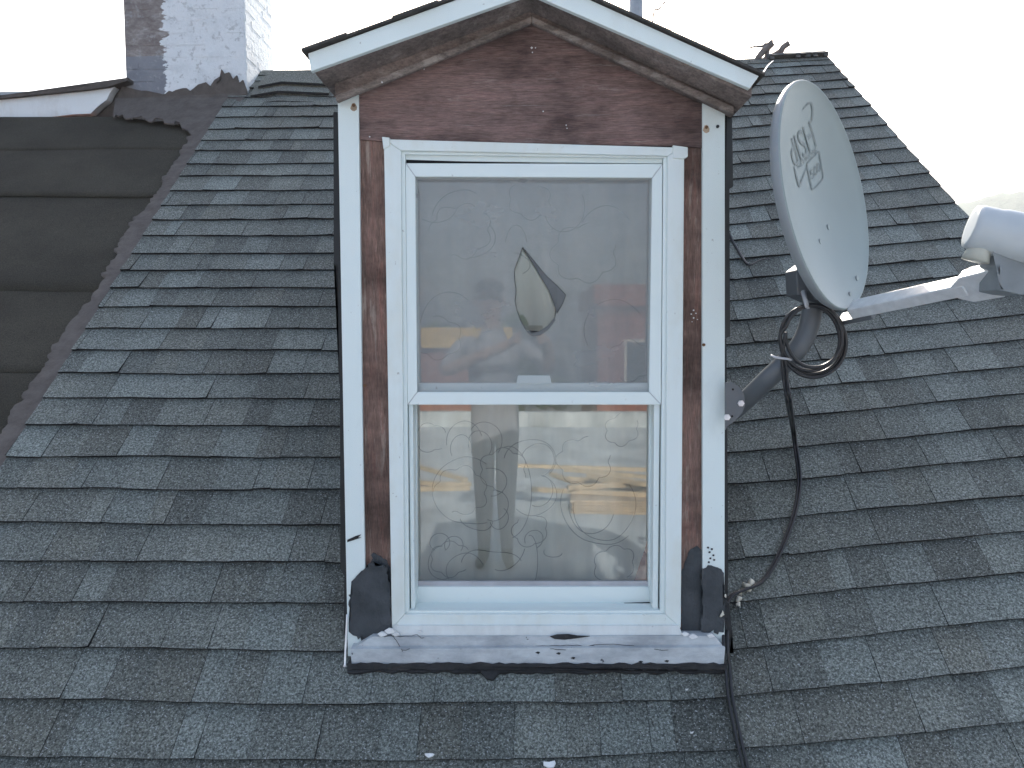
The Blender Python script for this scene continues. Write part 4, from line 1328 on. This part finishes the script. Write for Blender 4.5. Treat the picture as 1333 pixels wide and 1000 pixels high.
# plumbing vent and aerial wire on the flat top behind the dormer
vp = onY(828, 5, 6.6)
tube('vent_pipe', [Vector((vp.x, vp.y, ztop - 0.08)), Vector((vp.x, vp.y, vp.z + 0.25))], 0.056, plain('grey_vent_pipe', (0.30, 0.32, 0.34), 0.6), house, 20)
aw = tube('aerial_wire', catmull([Vector((onY(850, 24, 5.6).x, 5.6, ztop - 0.07)), onY(850, 24, 5.6), onY(859, 11, 5.7), onY(872, -6, 5.8)], 5), 0.006, M_STICK, None, 6)
tag(aw, 'thin wire rising behind the right slope of the dormer roof', 'wire')

# ------------------------------------------------------------------ what the window reflects: the flat roof, photographer, street
M_LUM = plain('sawn_lumber', (0.44, 0.35, 0.23), 0.8, var=0.2, scale=14)
M_PLY = plain('tan_plywood', (0.40, 0.31, 0.21), 0.8, var=0.25, scale=8)
for i in range(5):
    bm = bmesh.new()
    bm_box(bm, -0.6, 0.6, -0.42, 0.42, 0, 0.018)
    o = bm_obj('plywood_sheet', bm, M_PLY, None, bevel=0.002)
    o.location = (0.95 + 0.02 * (i % 2), -2.15 - 0.015 * i, ZD + 0.001 + 0.0195 * i)
    o.rotation_euler = (0, 0, 0.05 + 0.02 * math.sin(i * 2.3))
    tag(o, 'tan plywood sheet in the low stack on the flat roof facing the dormer', 'plywood', 'plywood sheets stacked on the flat roof')
lspots = [(0.75, -2.0, 1.5, 0.20, 0.100), (0.9, -2.4, 1.2, 0.42, 0.100), (0.95, -2.2, 1.3, -0.25, 0.140), (0.85, -2.1, 0.9, 0.75, 0.180), (1.0, -3.3, 1.4, 0.45, 0.001), (0.7, -3.7, 1.9, 0.15, 0.001), (0.4, -3.0, 0.8, 1.1, 0.001), (-1.0, -2.6, 0.9, -0.12, 0.001), (-1.05, -2.9, 1.0, 0.18, 0.001), (-1.1, -2.75, 0.7, 0.45, 0.041), (-1.0, -3.5, 1.2, 0.9, 0.001)]
for i, (x, y, L, a, zz) in enumerate(lspots):
    bm = bmesh.new()
    bm_box(bm, -L / 2, L / 2, -0.03, 0.03, 0, 0.038)
    o = bm_obj('lumber_board', bm, M_LUM, None, bevel=0.003)
    o.location = (x, y, ZD + zz)
    o.rotation_euler = (0, 0, a)
    tag(o, 'pale sawn board lying across the plywood stack on the flat roof' if zz > 0.05 else 'pale sawn board lying loose on the flat roof facing the dormer', 'board', 'boards across the plywood' if zz > 0.05 else 'loose boards on the flat roof')

def person():
    p = thing('person', 'person in a pale shirt and dark cap holding up a phone, mirrored in the window', 'person', (-0.2, -0.42, ZD))
    J = {}
    def j(n, x, y, z, rx, ry=None): J[n] = (Vector((x, y, CZ + z)), rx, ry or rx)
    j('pel', -0.22, -0.46, -0.58, 0.155, 0.115)
    j('bel', -0.22, -0.45, -0.42, 0.145, 0.11)
    j('che', -0.23, -0.46, -0.22, 0.165, 0.115)
    j('nek', -0.235, -0.45, -0.03, 0.07)
    j('nk2', -0.24, -0.43, 0.04, 0.057)
    j('hd1', -0.245, -0.41, 0.10, 0.075, 0.09)
    j('hd2', -0.245, -0.415, 0.19, 0.078, 0.098)
    j('hd3', -0.245, -0.42, 0.235, 0.05, 0.06)
    for s, n in ((-1, 'l'), (1, 'r')):
        cx = -0.23 + s * 0.185
        j('sh' + n, cx, -0.45, -0.09, 0.062)
        ex = -0.53 if s < 0 else 0.12
        j('el' + n, ex, -0.33, -0.27, 0.046)
        wx = -0.11 if s < 0 else 0.10
        j('wr' + n, wx, -0.12, -0.09, 0.029)
        j('pa' + n, wx - s * 0.025, -0.055, -0.055, 0.032, 0.018)
        kx = -0.22 + s * 0.078
        j('hi' + n, kx, -0.46, -0.68, 0.085)
        j('kn' + n, kx - s * 0.008, -0.44, -1.03, 0.068)
        j('an' + n, kx - s * 0.005, -0.47, -1.41, 0.042)
        j('he' + n, kx - s * 0.005, -0.46, -1.455, 0.042, 0.04)
        j('to' + n, kx + s * 0.02, -0.29, -1.462, 0.042, 0.03)
        # fingers wrapping the phone, thumb apart
        for k in range(4):
            bz = -0.035 - 0.018 * k
            ln = (0.026, 0.03, 0.028, 0.022)[k]
            j('f%s%da' % (n, k), wx - s * 0.035, -0.03, bz, 0.0088)
            j('f%s%db' % (n, k), wx - s * (0.035 + ln), -0.014 + 0.028 * 0, bz + 0.004, 0.0082)
        j('t%sa' % n, wx - s * 0.045, -0.06, -0.065, 0.011)
        j('t%sb' % n, wx - s * 0.065, -0.052, -0.045, 0.009)
    E = [('pel', 'bel'), ('bel', 'che'), ('che', 'nek'), ('nek', 'nk2'), ('nk2', 'hd1'), ('hd1', 'hd2'), ('hd2', 'hd3')]
    for n in 'lr':
        E += [('che', 'sh' + n), ('sh' + n, 'el' + n), ('el' + n, 'wr' + n), ('wr' + n, 'pa' + n), ('pel', 'hi' + n), ('hi' + n, 'kn' + n), ('kn' + n, 'an' + n), ('an' + n, 'he' + n), ('he' + n, 'to' + n)]
        for k in range(4):
            E += [('pa' + n, 'f%s%da' % (n, k)), ('f%s%da' % (n, k), 'f%s%db' % (n, k))]
        E += [('pa' + n, 't%sa' % n), ('t%sa' % n, 't%sb' % n)]
    names = list(J)
    me = bpy.data.meshes.new('body')
    me.from_pydata([J[n][0] for n in names], [(names.index(a), names.index(b)) for a, b in E], [])
    k = N('clothed_figure')
    g_ = k.n('ShaderNodeNewGeometry'); sp = k.n('ShaderNodeSeparateXYZ')
    k.l(g_.outputs['Position'], sp.inputs[0])
    z, y = sp.outputs[2], sp.outputs[1]
    c = k.mix(k.math('LESS_THAN', z, CZ - 0.60), (0.27, 0.28, 0.31), (0.27, 0.28, 0.31))
    c = k.mix(k.math('LESS_THAN', z, CZ - 1.40), c, (0.05, 0.04, 0.035))
    c = k.mix(k.math('GREATER_THAN', z, CZ - 0.005), c, (0.33, 0.20, 0.15))
    c = k.mix(k.math('GREATER_THAN', y, -0.30), c, k.mix(k.math('LESS_THAN', z, CZ - 1.2), (0.33, 0.20, 0.15), (0.05, 0.04, 0.035)))
    k.set(c, 0.8, 0.3)
    me.materials.append(k.m)
    o = bpy.data.objects.new('body', me)
    link(o, p)
    bpy.context.view_layer.objects.active = o
    sk_ = o.modifiers.new('skin', 'SKIN')
    sk_.use_smooth_shade = True
    for i, n in enumerate(names):
        sv = me.skin_vertices[0].data[i]
        sv.radius = (J[n][1], J[n][2])
        sv.use_root = (n == 'pel')
    ss = o.modifiers.new('sub', 'SUBSURF')
    ss.levels = ss.render_levels = 1
    # cap, ears, nose, eyes, mouth
    h = J['hd2'][0]
    M_CAPH = plain('dark_cap_cloth', (0.035, 0.035, 0.045), 0.9)
    bm = bmesh.new()
    bmesh.ops.create_uvsphere(bm, u_segments=20, v_segments=12, radius=0.108, matrix=Matrix.Translation(h + Vector((0, -0.005, 0.03))) @ Matrix.Diagonal((0.9, 1.1, 0.75, 1)))
    bmesh.ops.delete(bm, geom=[v for v in bm.verts if v.co.z < h.z + 0.012], context='VERTS')
    bm_prism(bm, [h + Vector((0.088 * math.cos(R(a)), 0.06 + 0.12 * math.sin(R(a)), 0.030)) for a in range(0, 181, 20)], (0, 0, 0.006))
    bm_obj('cap', bm, M_CAPH, p, True)
    M_SKN = plain('face_skin', (0.31, 0.19, 0.145), 0.6)
    def blob(nm, off, rx, ry, rz, m):
        bm = bmesh.new()
        bmesh.ops.create_uvsphere(bm, u_segments=10, v_segments=8, radius=1, matrix=Matrix.Translation(h + Vector(off)) @ Matrix.Diagonal((rx, ry, rz, 1)))
        bm_obj(nm, bm, m, p, True)
    blob('nose', (0, 0.098, -0.045), 0.014, 0.02, 0.022, M_SKN)
    for s in (-1, 1):
        blob('ear', (s * 0.086, 0.0, -0.03), 0.012, 0.022, 0.032, M_SKN)
        blob('eye', (s * 0.032, 0.086, -0.012), 0.013, 0.010, 0.008, M_DARK)
    blob('mouth', (0, 0.086, -0.085), 0.026, 0.008, 0.006, plain('lips', (0.28, 0.12, 0.10), 0.5))
person()
ph = box('phone', -0.072, 0.072, -0.040, -0.030, CZ - 0.068, CZ + 0.012, M_DARK, None, bevel=0.003)
tag(ph, 'black phone held up in both hands, mirrored in the window', 'phone')

# street behind the photographer
M_BR2 = plain('dark_red_brick', (0.22, 0.075, 0.055), 0.9, var=0.25, scale=6, bump=0.3)
M_STONE = plain('pale_stone', (0.48, 0.45, 0.39), 0.85)
M_YEL = plain('yellow_painted_cornice', (0.55, 0.36, 0.06), 0.7)
M_PANE = plain('dark_window_pane', (0.03, 0.035, 0.04), 0.1)
def street_house(x0, x1, y, h, wallm, corm, label):
    t = thing('street_house', label, 'house', ((x0 + x1) / 2, y - 4, 0))
    box('wall', x0, x1, y - 8, y, 0, h, wallm, t)
    box('cornice', x0 - 0.15, x1 + 0.15, y - 8.1, y + 0.3, h, h + 0.75, corm, t, 0.03)
    n = max(2, int((x1 - x0) / 2.6))
    for fl in range(int(h / 3)):
        for i in range(n):
            cx = x0 + (x1 - x0) * (i + 0.5) / n
            zb_ = 0.9 + fl * 3.0
            wf = box('window', cx - 0.55, cx + 0.55, y - 0.02, y + 0.05, zb_, zb_ + 1.7, M_STONE, t)
            box('pane', cx - 0.45, cx + 0.45, y + 0.055, y + 0.075, zb_ + 0.1, zb_ + 1.6, M_PANE, wf)
    box('door', x0 + 0.6, x0 + 1.6, y + 0.002, y + 0.06, 0.1, 2.2, M_DARK, t)
street_house(-10.5, -0.8, -24, 8.25, M_BRICKFAR, M_YEL, 'brick house with a yellow cornice across the street, mirrored in the window')
street_house(2.3, 11, -22, 9.7, M_BR2, M_BR2, 'tall dark red brick house across the street, mirrored in the window')
street_house(-24, -11.4, -26, 8.6, M_BR2, M_STONE, 'dark brick house with a pale stone cornice across the street')

def tree(x, y, h, rad, seed, lab):
    r = random.Random(seed)
    t = thing('street_tree', lab, 'tree', (x, y, 0), 'trees across the street')
    tr = [Vector((x, y, 0)), Vector((x + 0.1, y, h * 0.3)), Vector((x - 0.05, y + 0.1, h * 0.55)), Vector((x + 0.1, y, h * 0.85))]
    V, F = tube_data(catmull(tr, 4), [0.28 * (1 - i / 16) + 0.03 for i in range(13)], 10)
    for k in range(7):
        a = r.uniform(0, 6.28); z0 = h * r.uniform(0.35, 0.6)
        s = Vector((x, y, z0))
        v, f = tube_data([s, s + Vector((math.cos(a) * rad * 0.4, math.sin(a) * rad * 0.4, h * 0.12)), s + Vector((math.cos(a) * rad * 0.8, math.sin(a) * rad * 0.8, h * 0.2))], [0.1, 0.06, 0.02], 6, len(V))
        V += v; F += f
    mesh('trunk', V, F, plain('bark', (0.08, 0.06, 0.045), 0.95), t, True)
    V, F = [], []
    cl = [(Vector((x + r.gauss(0, rad * 0.5), y + r.gauss(0, rad * 0.5), h * 0.68 + r.gauss(0, h * 0.13))), r.uniform(0.5, 1.1) * rad * 0.36) for _ in range(26)]
    for _ in range(7000):
        c, s = r.choice(cl)
        d = Vector((r.gauss(0, 1), r.gauss(0, 1), r.gauss(0, 1))).normalized() * s * r.uniform(0.5, 1.0) ** 0.5
        p = c + d
        a = Vector((r.gauss(0, 1), r.gauss(0, 1), r.gauss(0, 1))).normalized() * 0.14
        b = a.cross(Vector((r.gauss(0, 1), r.gauss(0, 1), r.gauss(0, 1)))).normalized() * 0.10
        o = len(V)
        V += [p - a, p + b, p + a, p - b]
        F.append((o, o + 1, o + 2, o + 3))
    k = N('leaf_green')
    k.set(k.ramp(k.noise(0.8, 4), [(0.3, (0.035, 0.065, 0.02)), (0.7, (0.08, 0.12, 0.035))]), 0.7, 0.3)
    mesh('crown', V, F, k.m, t)
tree(-1.3, -34, 9.5, 2.2, 5, 'tall leafy tree between two brick houses across the street')
tree(-9.0, -38, 10.3, 3.0, 6, 'broad leafy tree behind the house with the yellow cornice')

# ------------------------------------------------------------------ hazy air
M_HZ = bpy.data.materials.new('haze_air')
M_HZ.use_nodes = True
nt = M_HZ.node_tree
nt.nodes.clear()
pv = nt.nodes.new('ShaderNodeVolumePrincipled')
pv.inputs['Color'].default_value = (0.90, 0.95, 1.0, 1)
pv.inputs['Density'].default_value = 0.0009
pv.inputs['Anisotropy'].default_value = 0.3
mo = nt.nodes.new('ShaderNodeOutputMaterial')
nt.links.new(pv.outputs[0], mo.inputs['Volume'])
hz = box('haze', -1520, 1520, -1520, 1520, -1.5, 175, M_HZ)
tag(hz, 'thin pale summer haze over the street and hill', 'haze', kind='stuff')
